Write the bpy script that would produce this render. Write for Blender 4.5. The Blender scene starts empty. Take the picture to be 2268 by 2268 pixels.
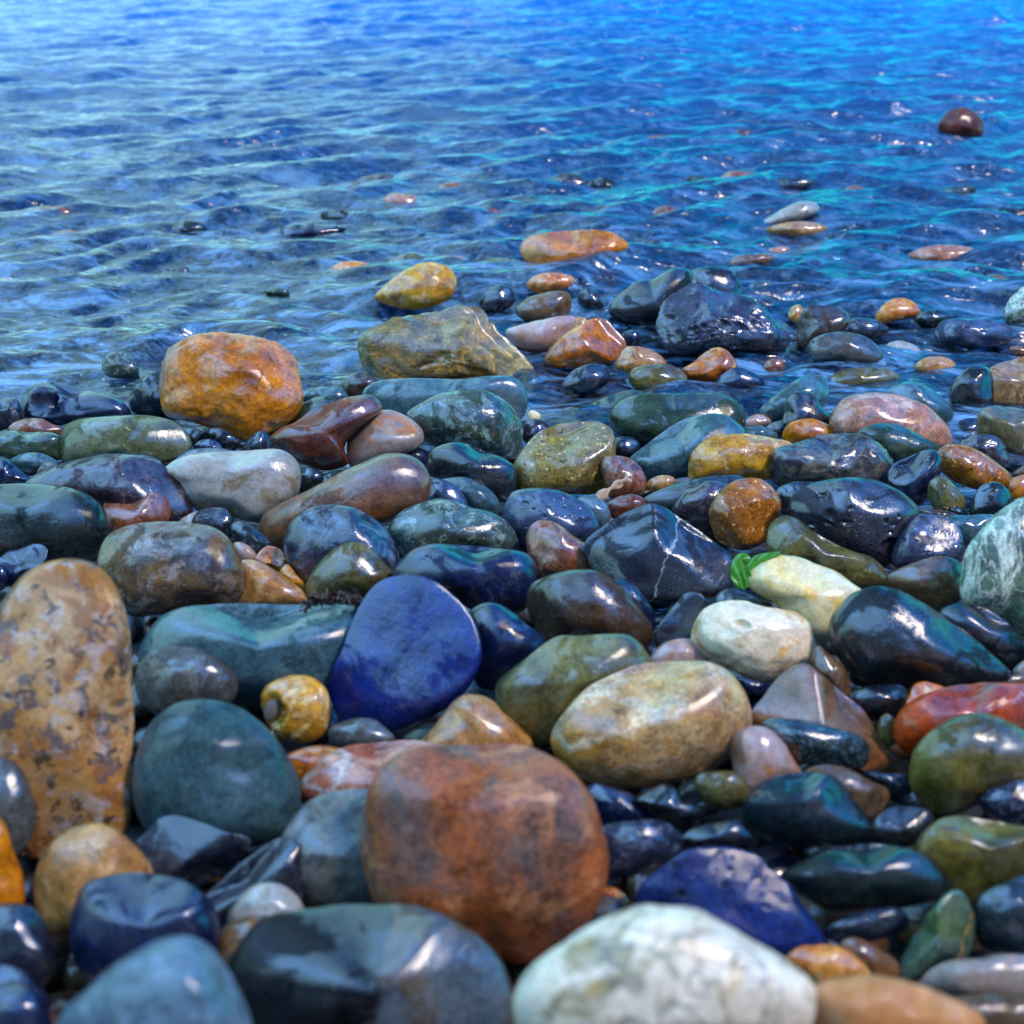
import bpy, bmesh, math, random
import numpy as np
from mathutils import Vector, noise as mnoise

sc = bpy.context.scene
COL = sc.collection
R = math.radians

# ------------------------------------------------------------------ camera
H = 0.50                       # camera height above the water (m)
PITCH = R(26.8)
F = 2738.0                     # focal length in photo pixels (photo is 2268 wide)
cd = bpy.data.cameras.new('camera'); cam = bpy.data.objects.new('camera', cd); COL.objects.link(cam)
cam.location = (0, 0, H); cam.rotation_euler = (R(90) - PITCH, 0, 0)
cd.sensor_width = 36.0; cd.lens = 36.0 * F / 2268.0
cd.clip_start = 0.02; cd.clip_end = 2000
cd.dof.use_dof = True; cd.dof.focus_distance = 1.12; cd.dof.aperture_fstop = 9
sc.camera = cam

# ------------------------------------------------------------------ sky, sun, exposure
SUN_EL, SUN_AZ = R(54), R(118)      # azimuth clockwise from +Y (the sea): behind the camera, to the right
w = bpy.data.worlds.new('World'); sc.world = w; w.use_nodes = True
nt = w.node_tree; nt.nodes.clear()
def N(nt, t, **k):
    n = nt.nodes.new(t)
    for a, v in k.items():
        if a.startswith('i_'):
            n.inputs[a[2:].replace('_', ' ')].default_value = v
        else: setattr(n, a, v)
    return n
wo = N(nt, 'ShaderNodeOutputWorld'); bg = N(nt, 'ShaderNodeBackground')
sky = N(nt, 'ShaderNodeTexSky', sky_type='NISHITA', sun_disc=False, sun_elevation=SUN_EL, sun_rotation=SUN_AZ,
        altitude=0, air_density=1.0, dust_density=0.2, ozone_density=1.0)
hs = N(nt, 'ShaderNodeHueSaturation'); hs.inputs['Saturation'].default_value = 1.75
nt.links.new(sky.outputs[0], hs.inputs['Color'])
tc = N(nt, 'ShaderNodeTexCoord')
sep = N(nt, 'ShaderNodeSeparateXYZ'); nt.links.new(tc.outputs['Generated'], sep.inputs[0])
# thin pale cloud bank out over the sea to the left
cn = N(nt, 'ShaderNodeTexNoise'); cn.inputs['Scale'].default_value = 2.2; cn.inputs['Detail'].default_value = 5
mp = N(nt, 'ShaderNodeMapping'); mp.inputs['Scale'].default_value = (1, 1, 2.4)
nt.links.new(tc.outputs['Generated'], mp.inputs[0]); nt.links.new(mp.outputs[0], cn.inputs['Vector'])
mr = N(nt, 'ShaderNodeMapRange'); nt.links.new(sep.outputs['X'], mr.inputs['Value'])
mr.inputs['From Min'].default_value = 0.10; mr.inputs['From Max'].default_value = -0.22
mr.inputs['To Min'].default_value = 0; mr.inputs['To Max'].default_value = 1
cr = N(nt, 'ShaderNodeMapRange'); nt.links.new(cn.outputs[0], cr.inputs['Value'])
cr.inputs['From Min'].default_value = 0.33; cr.inputs['From Max'].default_value = 0.62
cr.inputs['To Min'].default_value = 0.5; cr.inputs['To Max'].default_value = 0.95
mm = N(nt, 'ShaderNodeMath', operation='MULTIPLY'); nt.links.new(mr.outputs[0], mm.inputs[0]); nt.links.new(cr.outputs[0], mm.inputs[1])
c2 = N(nt, 'ShaderNodeTexNoise'); c2.inputs['Scale'].default_value = 3.2; c2.inputs['Detail'].default_value = 6; c2.inputs['Distortion'].default_value = .5
nt.links.new(mp.outputs[0], c2.inputs['Vector'])
c2r = N(nt, 'ShaderNodeMapRange', interpolation_type='SMOOTHSTEP'); nt.links.new(c2.outputs[0], c2r.inputs['Value'])
c2r.inputs['From Min'].default_value = .49; c2r.inputs['From Max'].default_value = .58
c2z = N(nt, 'ShaderNodeMapRange', interpolation_type='SMOOTHSTEP'); nt.links.new(sep.outputs['Z'], c2z.inputs['Value'])
c2z.inputs['From Min'].default_value = .42; c2z.inputs['From Max'].default_value = .60
c2m = N(nt, 'ShaderNodeMath', operation='MULTIPLY'); nt.links.new(c2r.outputs[0], c2m.inputs[0]); nt.links.new(c2z.outputs[0], c2m.inputs[1])
mmx = N(nt, 'ShaderNodeMath', operation='MAXIMUM'); nt.links.new(mm.outputs[0], mmx.inputs[0]); nt.links.new(c2m.outputs[0], mmx.inputs[1]); mm = mmx
mx = N(nt, 'ShaderNodeMix', data_type='RGBA')
bright = N(nt, 'ShaderNodeMix', data_type='RGBA'); nt.links.new(c2m.outputs[0], bright.inputs['Factor'])
bright.inputs['A'].default_value = (3.7, 6.9, 7.2, 1); bright.inputs['B'].default_value = (6.0, 14.5, 33, 1)
nt.links.new(mm.outputs[0], mx.inputs['Factor']); nt.links.new(bright.outputs['Result'], mx.inputs['B']); tc = N(nt, 'ShaderNodeTexCoord')
sep = N(nt, 'ShaderNodeSeparateXYZ'); nt.links.new(tc.outputs['Generated'], sep.inputs[0])
# thin pale cloud bank out over the sea to the left
cn = N(nt, 'ShaderNodeTexNoise'); cn.inputs['Scale'].default_value = 2.2; cn.inputs['Detail'].default_value = 5
mp = N(nt, 'ShaderNodeMapping'); mp.inputs['Scale'].default_value = (1, 1, 2.4)
nt.links.new(tc.outputs['Generated'], mp.inputs[0]); nt.links.new(mp.outputs[0], cn.inputs['Vector'])
mr = N(nt, 'ShaderNodeMapRange'); nt.links.new(sep.outputs['X'], mr.inputs['Value'])
mr.inputs['From Min'].default_value = 0.10; mr.inputs['From Max'].default_value = -0.22
mr.inputs['To Min'].default_value = 0; mr.inputs['To Max'].default_value = 1
cr = N(nt, 'ShaderNodeMapRange'); nt.links.new(cn.outputs[0], cr.inputs['Value'])
cr.inputs['From Min'].default_value = 0.33; cr.inputs['From Max'].default_value = 0.62
cr.inputs['To Min'].default_value = 0.5; cr.inputs['To Max'].default_value = 0.95
mm = N(nt, 'ShaderNodeMath', operation='MULTIPLY'); nt.links.new(mr.outputs[0], mm.inputs[0]); nt.links.new(cr.outputs[0], mm.inputs[1])
c2 = N(nt, 'ShaderNodeTexNoise'); c2.inputs['Scale'].default_value = 3.2; c2.inputs['Detail'].default_value = 6; c2.inputs['Distortion'].default_value = .5
nt.links.new(mp.outputs[0], c2.inputs['Vector'])
c2r = N(nt, 'ShaderNodeMapRange', interpolation_type='SMOOTHSTEP'); nt.links.new(c2.outputs[0], c2r.inputs['Value'])
c2r.inputs['From Min'].default_value = .49; c2r.inputs['From Max'].default_value = .58
c2z = N(nt, 'ShaderNodeMapRange', interpolation_type='SMOOTHSTEP'); nt.links.new(sep.outputs['Z'], c2z.inputs['Value'])
c2z.inputs['From Min'].default_value = .42; c2z.inputs['From Max'].default_value = .60
c2m = N(nt, 'ShaderNodeMath', operation='MULTIPLY'); nt.links.new(c2r.outputs[0], c2m.inputs[0]); nt.links.new(c2z.outputs[0], c2m.inputs[1])
mmx = N(nt, 'ShaderNodeMath', operation='MAXIMUM'); nt.links.new(mm.outputs[0], mmx.inputs[0]); nt.links.new(c2m.outputs[0], mmx.inputs[1]); mm = mmx
mx = N(nt, 'ShaderNodeMix', data_type='RGBA')
bright = N(nt, 'ShaderNodeMix', data_type='RGBA'); nt.links.new(c2m.outputs[0], bright.inputs['Factor'])
bright.inputs['A'].default_value = (3.7, 6.9, 7.2, 1); bright.inputs['B'].default_value = (6.0, 14.5, 33, 1)
nt.links.new(mm.outputs[0], mx.inputs['Factor']); nt.links.new(bright.outputs['Result'], mx.inputs['B']); tint = N(nt, 'ShaderNodeMix', data_type='RGBA', blend_type='MULTIPLY'); tint.inputs['Factor'].default_value = 1
nt.links.new(hs.outputs[0], tint.inputs['A']); 
tz = N(nt, 'ShaderNodeMapRange', interpolation_type='SMOOTHSTEP'); nt.links.new(sep.outputs['Z'], tz.inputs['Value'])
tz.inputs['From Min'].default_value = .18; tz.inputs['From Max'].default_value = .55
tcm = N(nt, 'ShaderNodeMix', data_type='RGBA'); nt.links.new(tz.outputs[0], tcm.inputs['Factor'])
tcm.inputs['A'].default_value = (0.04, 1.12, 1.10, 1); tcm.inputs['B'].default_value = (0.45, 0.80, 1.30, 1)
nt.links.new(tcm.outputs['Result'], tint.inputs['B'])
nt.links.new(tint.outputs['Result'], mx.inputs['A'])
mx.inputs['B'].default_value = (3.7, 6.9, 7.2, 1)
bg.inputs['Strength'].default_value = 0.15
nt.links.new(mx.outputs['Result'], bg.inputs['Color']); nt.links.new(bg.outputs[0], wo.inputs['Surface'])

sl = bpy.data.lights.new('sun', 'SUN'); sun = bpy.data.objects.new('sun', sl); COL.objects.link(sun)
sl.energy = 1.5; sl.angle = R(6.0); sl.color = (1.0, 0.80, 0.56)
sd = Vector((math.sin(SUN_AZ) * math.cos(SUN_EL), math.cos(SUN_AZ) * math.cos(SUN_EL), math.sin(SUN_EL)))
sun.rotation_euler = sd.to_track_quat('Z', 'Y').to_euler(); sun.location = sd * 20
sc.view_settings.view_transform = 'Standard'; sc.view_settings.look = 'None'
sc.view_settings.gamma = 1; sc.view_settings.use_curve_mapping = False
sc.view_settings.exposure = 0.85

# ------------------------------------------------------------------ geometry of the place
SP, CP = math.sin(PITCH), math.cos(PITCH)
RIGHT = np.array([1.0, 0, 0]); UP = np.array([0, SP, CP]); FWD = np.array([0, CP, -SP])
CAM = np.array([0, 0, H])
YSH, SLOPE = 1.24, 0.087
def ground(y):
    y = np.asarray(y, float)
    near = SLOPE * (YSH - np.maximum(y, -2.0)) + .9 * np.clip(-y - 1.2, 0, 16)   # beach slope, plus an unseen bank added behind the camera to cut sky light
    far = -0.055 * (y - YSH)
    return np.where(y < YSH, near, np.maximum(far, -1.2))
def ray(px, py):
    return FWD + RIGHT * ((px - 1134) / F) + UP * (-(py - 1134) / F)
def hit(px, py, zoff=0.0, water=False):
    d = ray(px, py)
    if water: return (zoff - H) / d[2]
    lo, hi = 0.2, 30.0
    for _ in range(50):
        m = (lo + hi) / 2; P = CAM + d * m
        if P[2] > float(ground(P[1])) + zoff: lo = m
        else: hi = m
    return lo
def tag(o, label=None, cat=None, group=None, kind=None):
    if label: o['label'] = label
    if cat: o['category'] = cat
    if group: o['group'] = group
    if kind: o['kind'] = kind
    return o
def lin(c, k=1.0):
    r = []
    g_ = sum(c[:3]) / 3; q_ = 1.4 if c[0] > c[2] else 1.0; c = [min(255, max(4, g_ + (v - g_) * q_)) for v in c[:3]]
    for v in c[:3]:
        v = v / 255.0
        r.append(k * (v / 12.92 if v <= 0.04045 else ((v + 0.055) / 1.055) ** 2.4))
    return (*r, 1)
def mesh_obj(name, verts, faces, mat, parent=None, smooth=True):
    me = bpy.data.meshes.new(name)
    me.from_pydata([tuple(map(float, v)) for v in verts], [], [tuple(map(int, f)) for f in faces]); me.update()
    if smooth: me.polygons.foreach_set('use_smooth', [True] * len(me.polygons))
    me.materials.append(mat)
    o = bpy.data.objects.new(name, me); COL.objects.link(o); o.parent = parent
    return o
ICO = {}
def ico(k):
    if k not in ICO:
        bm = bmesh.new(); bmesh.ops.create_icosphere(bm, subdivisions=k, radius=1)
        v = np.array([p.co[:] for p in bm.verts]); f = np.array([[q.index for q in p.verts] for p in bm.faces])
        bm.free(); ICO[k] = (v / np.linalg.norm(v, axis=1)[:, None], f)
    return ICO[k]

# ------------------------------------------------------------------ stone material
# palette: c1, c2 two body tones, c3 mark colour or painted pit shade, pattern
PAL = {
 'peach': ((228,178,136), (206,146,98), (240,206,172), 'plain'),
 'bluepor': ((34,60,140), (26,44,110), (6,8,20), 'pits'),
 'rust2': ((158,98,62), (112,94,86), (182,132,98), 'blotch'),
 'split': ((20,20,28), (34,28,28), (112,98,80), 'split'),
 'shell': ((216,164,76), (186,134,54), (240,210,150), 'blotch'),
 'orange': ((204,134,34), (164,98,24), (230,180,100), 'vein'),
 'amber':  ((186,112,28), (140,82,24), (222,172,80), 'blotch'),
 'apricot':((222,160,90), (196,120,60), (240,205,160), 'blotch'),
 'yellow': ((206,160,66), (176,124,44), (232,204,150), 'blotch'),
 'sandspeck': ((150,132,76), (120,104,60), (60,50,34), 'speck'),
 'rustspeck': ((176,116,54), (140,88,44), (50,36,30), 'speck'),
 'granite': ((210,174,130), (172,124,70), (92,86,88), 'granite2'),
 'rust':   ((134,82,56), (108,72,58), (160,124,100), 'granite'),
 'red': ((186,86,28), (144,62,24), (206,130,84), 'vein'),
 'brown': ((132,92,60), (100,72,52), (166,130,96), 'plain'),
 'redbrown': ((110,62,40), (84,48,36), (150,100,80), 'plain'),
 'dkbrown': ((96,72,50), (66,52,42), (140,110,80), 'plain'),
 'mottle': ((118,92,56), (70,62,58), (150,136,124), 'granite'),
 'tan': ((200,156,106), (166,120,72), (222,196,160), 'plain'),
 'band': ((206,170,122), (180,130,64), (222,200,170), 'band'),
 'pink':   ((196,150,128), (172,122,98), (220,186,166), 'blotch'),
 'palepink': ((206,180,170), (180,150,136), (190,130,80), 'blotch'),
 'lilac': ((186,170,156), (160,142,130), (190,136,86), 'blotch'),
 'white': ((242,224,196), (228,204,168), (206,156,92), 'blotch'),
 'cream': ((240,228,200), (232,212,160), (216,176,96), 'blotch'),
 'marble': ((252,232,210), (240,222,196), (120,108,66), 'marb'),
 'palegrey': ((192,188,178), (168,162,150), (140,118,84), 'blotch'),
 'olive': ((112,104,62), (86,80,52), (150,140,100), 'plain'),
 'oliveg': ((112,118,88), (88,90,60), (150,150,126), 'plain'),
 'green':  ((74,96,72), (56,76,60), (130,140,110), 'plain'),
 'dkgreen':((42,58,52), (30,44,42), (90,104,90), 'plain'),
 'greenvein': ((120,136,116), (82,100,86), (220,222,204), 'flow'),
 'greenmot':((70,94,88), (60,66,46), (140,164,152), 'granite'),
 'teal':   ((74,110,116), (58,90,96), (116,146,140), 'plain'),
 'tealbig':((78,112,118), (56,84,84), (150,156,120), 'crack'),
 'dkteal': ((36,58,66), (28,46,54), (80,104,110), 'plain'),
 'grey':   ((104,104,98), (80,80,78), (150,146,138), 'plain'),
 'greyb': ((118,92,66), (90,72,52), (170,146,118), 'plain'),
 'dkgrey': ((58,60,62), (44,46,50), (110,110,110), 'plain'),
 'charcoal': ((48,52,56), (36,38,42), (96,104,104), 'plain'),
 'slate':  ((50,58,76), (38,44,60), (190,196,200), 'plain'),
 'slatevein': ((48,54,70), (36,40,52), (206,210,212), 'line'),
 'navy': ((26,42,92), (20,32,70), (80,104,150), 'plain'),
 'navyspeck': ((52,58,86), (34,38,60), (130,140,164), 'granite'),
 'bluetri': ((24,54,156), (16,38,116), (70,100,160), 'plain'),
 'black':  ((20,24,34), (14,18,26), (60,66,80), 'plain'),
 'purple': ((78,66,76), (60,50,58), (120,106,110), 'granite'),
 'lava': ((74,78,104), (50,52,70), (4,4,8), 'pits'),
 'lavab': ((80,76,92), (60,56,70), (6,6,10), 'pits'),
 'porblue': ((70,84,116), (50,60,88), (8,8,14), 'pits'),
 'pblue': ((104,132,144), (84,110,124), (140,160,168), 'plain'),
 'bspeck': ((40,56,58), (26,34,34), (120,164,176), 'speckl'),
 'greyspot':((110,100,84), (70,66,64), (34,40,60), 'granite'),
 'layer': ((176,162,116), (112,100,70), (206,158,66), 'layer'),
 'craggy': ((112,104,88), (60,60,66), (24,32,60), 'granite'),
 'redstripe': ((196,150,128), (150,90,62), (220,206,196), 'band'),
 'greenor': ((98,112,76), (70,92,76), (214,136,20), 'line'),
 'whiteline': ((126,112,82), (92,88,60), (226,216,190), 'line'),
 'tanrock':((170,132,88), (134,100,64), (206,180,140), 'layer2'),
 'olivetop': ((116,104,56), (86,78,46), (156,146,104), 'plain'),
}
def stone_mat(key, sz, seed, wet=0.75, dark=1.0):
    c1, c2, c3, pat = PAL[key]
    m = bpy.data.materials.new('stone_' + key); m.use_nodes = True
    nt = m.node_tree; nt.nodes.clear(); L = nt.links.new
    rnd = random.Random(seed * 7 + 3)
    out = N(nt, 'ShaderNodeOutputMaterial'); p = N(nt, 'ShaderNodeBsdfPrincipled'); L(p.outputs[0], out.inputs[0])
    tcn = N(nt, 'ShaderNodeTexCoord'); mpn = N(nt, 'ShaderNodeMapping'); L(tcn.outputs['Object'], mpn.inputs[0])
    mpn.inputs['Location'].default_value = (rnd.uniform(-9, 9), rnd.uniform(-9, 9), rnd.uniform(-9, 9))
    mpn.inputs['Rotation'].default_value = (rnd.uniform(-.5, .5), rnd.uniform(-.5, .5), rnd.uniform(-.5, .5))
    V = mpn.outputs[0]
    def noise(scale, det=4, rough=.6, dist=0.0, vec=None):
        n = N(nt, 'ShaderNodeTexNoise'); n.inputs['Scale'].default_value = scale; n.inputs['Detail'].default_value = det
        n.inputs['Roughness'].default_value = rough; n.inputs['Distortion'].default_value = dist
        L(vec or V, n.inputs['Vector']); return n.outputs[0]
    def ramp(x, a, b, lo=0.0, hi=1.0, smooth=True):
        n = N(nt, 'ShaderNodeMapRange', interpolation_type='SMOOTHSTEP' if smooth else 'LINEAR')
        L(x, n.inputs['Value'])
        for i, v in zip(('From Min', 'From Max', 'To Min', 'To Max'), (a, b, lo, hi)): n.inputs[i].default_value = v
        return n.outputs[0]
    def mix(f, a, b, mode='MIX'):
        n = N(nt, 'ShaderNodeMix', data_type='RGBA', blend_type=mode)
        if isinstance(f, float): n.inputs['Factor'].default_value = f
        else: L(f, n.inputs['Factor'])
        for s, v in (('A', a), ('B', b)):
            if isinstance(v, tuple): n.inputs[s].default_value = v
            else: L(v, n.inputs[s])
        return n.outputs['Result']
    def math_(op, a, b=None):
        n = N(nt, 'ShaderNodeMath', operation=op)
        for i, v in enumerate((a, b)):
            if v is None: continue
            if isinstance(v, (int, float)): n.inputs[i].default_value = v
            else: L(v, n.inputs[i])
        return n.outputs[0]
    def vor(scale, feat='F1', out='Distance', vec=None, rand=1.0):
        n = N(nt, 'ShaderNodeTexVoronoi', feature=feat); n.inputs['Scale'].default_value = scale
        n.inputs['Randomness'].default_value = rand
        L(vec or V, n.inputs['Vector']); return n.outputs[out]
    k = 1.0 / sz
    dark = dark * (.56 if c1[0] - c1[2] > 66 and sum(c1) < 580 else (.32 if sum(c1) < 250 else .54) if sum(c1) < 360 else .56 if sum(c1) < 580 else .74)
    C1, C2, C3 = lin(c1, dark), lin(c2, dark), lin(c3, dark * 1.1)
    big = noise(1.5 * k, 5, .62, .8); mid = noise(7 * k, 6, .65); fine = noise(38 * k, 5, .75)
    col = mix(ramp(big, .38, .62), C1, C2)
    amp = .8 if sum(c1) < 500 else .35
    bumph = None
    if pat in ('plain',):
        col = mix(ramp(noise(3.2 * k, 6, .7, 1.2), .56, .74, 0, .45), col, C3)
        hair = math_('ABSOLUTE', math_('SUBTRACT', noise(1.1 * k, 4, .5, .7), .5))
        col = mix(ramp(hair, .0, .006, .30, 0), col, C3)
    if pat == 'blotch':
        col = mix(ramp(noise(1.9 * k, 6, .6, 1.5), .53, .64, 0, .85), col, C3)
    if pat == 'granite':
        col = mix(ramp(noise(4.5 * k, 5, .72, 1.0), .50, .58, 0, .8), col, C3)
        col = mix(ramp(noise(11 * k, 4, .7, .6), .56, .64, 0, .7), col, mix(.5, C2, (0.01, .01, .012, 1)))
    if pat == 'granite2':
        col = mix(ramp(noise(8.5 * k, 4, .6, .6), .52, .60, 0, .85), col, C3)
        col = mix(ramp(noise(10 * k, 3, .6, .4), .54, .62, 0, .6), col, lin((210, 196, 186), .6))
        col = mix(ramp(noise(8 * k, 3, .6, .5), .53, .62, 0, .7), col, lin((160, 108, 56), .5))
        col = mix(ramp(noise(13 * k, 3, .6, .5), .58, .64, 0, .8), col, (.012, .010, .010, 1))
    if pat == 'flow':
        st = N(nt, 'ShaderNodeMapping'); L(V, st.inputs[0]); st.inputs['Scale'].default_value = (1.9, 1.0, .7)
        r1 = math_('ABSOLUTE', math_('SUBTRACT', noise(2.2 * k, 5, .55, 1.2, st.outputs[0]), .5)); col = mix(ramp(r1, 0, .07, .9, 0), col, C3)
        r2 = math_('ABSOLUTE', math_('SUBTRACT', noise(4.6 * k, 4, .55, 1.0, st.outputs[0]), .5)); col = mix(ramp(r2, 0, .045, .7, 0), col, C3)
    if pat == 'marb':
        col = mix(ramp(noise(2.6 * k, 5, .6, 1.6), .50, .62, 0, .75), col, C3)
        col = mix(ramp(noise(4.0 * k, 4, .6, 1.0), .56, .66, 0, .6), col, lin((196, 160, 84), .6))
        r2 = math_('ABSOLUTE', math_('SUBTRACT', noise(2.2 * k, 4, .5, 1.8), .5)); col = mix(ramp(r2, 0, .03, .6, 0), col, lin((110, 120, 104), .5))
    if pat == 'split':
        sx = N(nt, 'ShaderNodeSeparateXYZ'); L(tcn.outputs['Object'], sx.inputs[0])
        a = math_('ADD', math_('MULTIPLY', sx.outputs['X'], k), math_('MULTIPLY', math_('SUBTRACT', noise(2 * k, 4, .6), .5), .5))
        col = mix(ramp(a, .04, .09), col, mix(ramp(noise(3 * k, 4, .6), .45, .55), C3, (.05, .06, .07, 1)))
    if pat == 'speck':
        col = mix(ramp(noise(20 * k, 3, .7), .56, .62, 0, .85), col, C3)
        col = mix(ramp(noise(13 * k, 3, .7), .60, .66, 0, .6), col, lin((226, 196, 140)))
        amp = .6
    if pat == 'speckl':
        st = N(nt, 'ShaderNodeMapping'); L(V, st.inputs[0]); st.inputs['Scale'].default_value = (1, 2.2, 2.2)
        col = mix(ramp(noise(12 * k, 4, .75, .5, st.outputs[0]), .52, .60, 0, .9), col, C3); amp = .6
    if pat in ('vein', 'vein2', 'vein3'):
        wd = {'vein': .010, 'vein2': .06, 'vein3': .03}[pat]
        r1 = math_('ABSOLUTE', math_('SUBTRACT', noise((1.6 if pat == 'vein' else 2.4) * k, 5, .55, 1.4), .5))
        col = mix(ramp(r1, 0.0, wd, .22 if pat == 'vein' else .95, 0), col, C3)
        if pat == 'vein2':
            r2 = math_('ABSOLUTE', math_('SUBTRACT', noise(5.0 * k, 5, .6, 1.5), .5))
            col = mix(ramp(r2, 0.0, .05, .8, 0), col, C3)
    if pat in ('line', 'crack'):
        dn = noise(3 * k, 4, .6)
        sx = N(nt, 'ShaderNodeSeparateXYZ'); L(tcn.outputs['Object'], sx.inputs[0])
        a = math_('ADD', math_('MULTIPLY', sx.outputs['X'], k * rnd.uniform(.75, 1.0)), math_('MULTIPLY', sx.outputs['Z'], -k * rnd.uniform(.3, .6)))
        a = math_('ADD', a, math_('MULTIPLY', math_('SUBTRACT', dn, .5), .30))
        if pat == 'line':
            col = mix(ramp(math_('ABSOLUTE', math_('ADD', a, .12)), .002, .012, .95, 0), col, C3)
        else:
            a = math_('ADD', math_('MULTIPLY', sx.outputs['X'], k * .35), math_('MULTIPLY', sx.outputs['Z'], k * 1.0))
            a = math_('ADD', a, math_('MULTIPLY', math_('SUBTRACT', dn, .5), .5))
            cl = ramp(math_('ABSOLUTE', math_('ADD', a, .22)), .004, .018, 1, 0)
            col = mix(math_('MULTIPLY', cl, .9), col, C3); bumph = math_('MULTIPLY', cl, -1.0)
    if pat in ('band', 'layer', 'layer2'):
        sx = N(nt, 'ShaderNodeSeparateXYZ'); L(tcn.outputs['Object'], sx.inputs[0])
        ang = {'band': (.35, 1.0), 'layer': (.12, 1.0), 'layer2': (.9, .35)}[pat]
        a = math_('ADD', math_('MULTIPLY', sx.outputs['X'], k * ang[0] * -1), math_('MULTIPLY', sx.outputs['Z'], k * ang[1]))
        a = math_('ADD', a, math_('MULTIPLY', noise(1.8 * k, 4, .6), .9))
        comb = N(nt, 'ShaderNodeCombineXYZ'); L(a, comb.inputs[0])
        b1 = noise(4.5, 4, .7, 0, comb.outputs[0]); b2 = noise(14, 3, .6, 0, comb.outputs[0])
        col = mix(ramp(b1, .48, .60, 0, .85), col, C3)
        col = mix(ramp(b2, .52, .62, 0, .55), col, mix(.4, C2, (.02, .02, .02, 1)))
        if pat == 'layer':
            col = mix(ramp(noise(5 * k, 5, .7, 1), .5, .6, 0, .8), col, C2)
            bumph = b2
    if pat == 'pits':
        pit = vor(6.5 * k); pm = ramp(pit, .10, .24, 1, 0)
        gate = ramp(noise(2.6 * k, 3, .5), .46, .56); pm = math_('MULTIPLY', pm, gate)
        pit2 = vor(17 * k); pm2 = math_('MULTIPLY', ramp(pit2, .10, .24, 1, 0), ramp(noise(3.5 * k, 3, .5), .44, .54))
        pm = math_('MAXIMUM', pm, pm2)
        col = mix(pm, col, C3); bumph = math_('MULTIPLY', pm, -2.2)  # pits mixed to near black, their shade put into the colour
    grain = noise(55 * k, 3, .8)
    gm = math_('MULTIPLY', ramp(grain, .56, .70, 0, .4), ramp(noise(3 * k, 3, .6), .4, .62, .15, 1))
    col = mix(gm, col, lin((170, 172, 170), .45))
    # broad and fine variation of the stone's own tone
    tone = math_('ADD', math_('MULTIPLY', ramp(mid, .3, .7, -1, 1), amp * .5), math_('MULTIPLY', ramp(fine, .3, .7, -1, 1), amp * .55))
    tone = math_('ADD', tone, 1.0)
    tn = N(nt, 'ShaderNodeVectorMath', operation='SCALE'); L(col, tn.inputs[0]); L(tone, tn.inputs['Scale'])
    L(tn.outputs[0], p.inputs['Base Color'])
    # bump: fine grain and soft undulation
    bh = math_('ADD', math_('MULTIPLY', mid, .5), math_('MULTIPLY', fine, .16))
    if bumph is not None: bh = math_('ADD', bh, math_('MULTIPLY', bumph, .30))
    b = N(nt, 'ShaderNodeBump'); b.inputs['Strength'].default_value = .8; b.inputs['Distance'].default_value = sz * .030
    L(bh, b.inputs['Height']); L(b.outputs[0], p.inputs['Normal'])
    b2 = N(nt, 'ShaderNodeBump'); b2.inputs['Strength'].default_value = .6; b2.inputs['Distance'].default_value = sz * .022
    L(bh, b2.inputs['Height']); L(b2.outputs[0], p.inputs['Coat Normal'])
    L(ramp(mid, .3, .7, .40, .62), p.inputs['Roughness'])
    film = ramp(noise(2.4 * k, 4, .6, .8), .42, .50, wet * .15, wet)
    L(film, p.inputs['Coat Weight'])
    L(ramp(fine, .35, .7, .015, .07), p.inputs['Coat Roughness'])
    p.inputs['Coat IOR'].default_value = 1.95
    p.inputs['Specular IOR Level'].default_value = .06
    return m

# ------------------------------------------------------------------ stone outlines, read off tiles of the photograph
TILES = {'A': (0, 600), 'B': (560, 600), 'C': (1120, 500), 'D': (1668, 500), 'E': (0, 1100), 'F': (560, 1100), 'G': (1120, 1050),
         'H': (1668, 1050), 'I': (0, 1668), 'J': (560, 1668), 'K': (1120, 1600), 'L': (1668, 1600), 'M': (0, 0), 'N': (1134, 0), 'O': (0, 0)}
TSC = {'M': .58696, 'N': .58696, 'O': 1.17391}
ST = []
def S(tile, pts, pal, label, **o):
    ox, oy = TILES[tile]; k = TSC.get(tile, .310559)
    P = np.array([[float(a) for a in q.split(',')] for q in pts.split()]) * k + (ox, oy)
    ST.append(dict(P=P, pal=pal, label=label, i=len(ST), **o))
# --- out in the water: w=1 breaks the surface, sub=depth below it
S('N','1605,475 1640,425 1695,405 1745,420 1780,468 1776,505 1690,512 1620,500','redbrown','dark brown dome shaped stone standing alone far out in the blue water',w=1,wet=.3,wl=.12)
S('N','910,862 1000,800 1080,762 1145,765 1160,790 1100,825 1000,850','palegrey','long pale grey stone washed by the water, far right of centre',w=1,wl=.4)
S('N','950,868 1040,838 1140,840 1190,860 1150,885 1030,890','tan','flat tan stone just below the long pale grey washed stone',w=1,wl=.5)
S('N','620,945 660,925 740,922 770,940 720,965 640,968','olive','small olive stone under the ripples right of the long orange brown stone',sub=.004)
S('N','815,1000 840,970 910,958 990,965 980,990 900,1008','brown','flat brown stone awash behind the two dark lava like boulders',w=1,wl=.5)
S('N','1490,970 1560,930 1680,925 1770,950 1730,995 1580,1000','pink','broad pinkish stone under shallow water at the far right',sub=.012)
S('N','1570,1040 1610,1018 1680,1030 1660,1058 1590,1062','apricot','small orange tinted stone under water below the broad pinkish one',sub=.010)
S('N','1600,1090 1640,1062 1700,1060 1830,1035 1880,1070 1800,1105 1660,1108','mottle','low brown mottled stone under water near the right edge',sub=.003)
S('N','520,810 560,778 620,782 640,815 600,840 540,838','rust','reddish stone under the ripples behind the olive submerged one',sub=.006)
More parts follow.
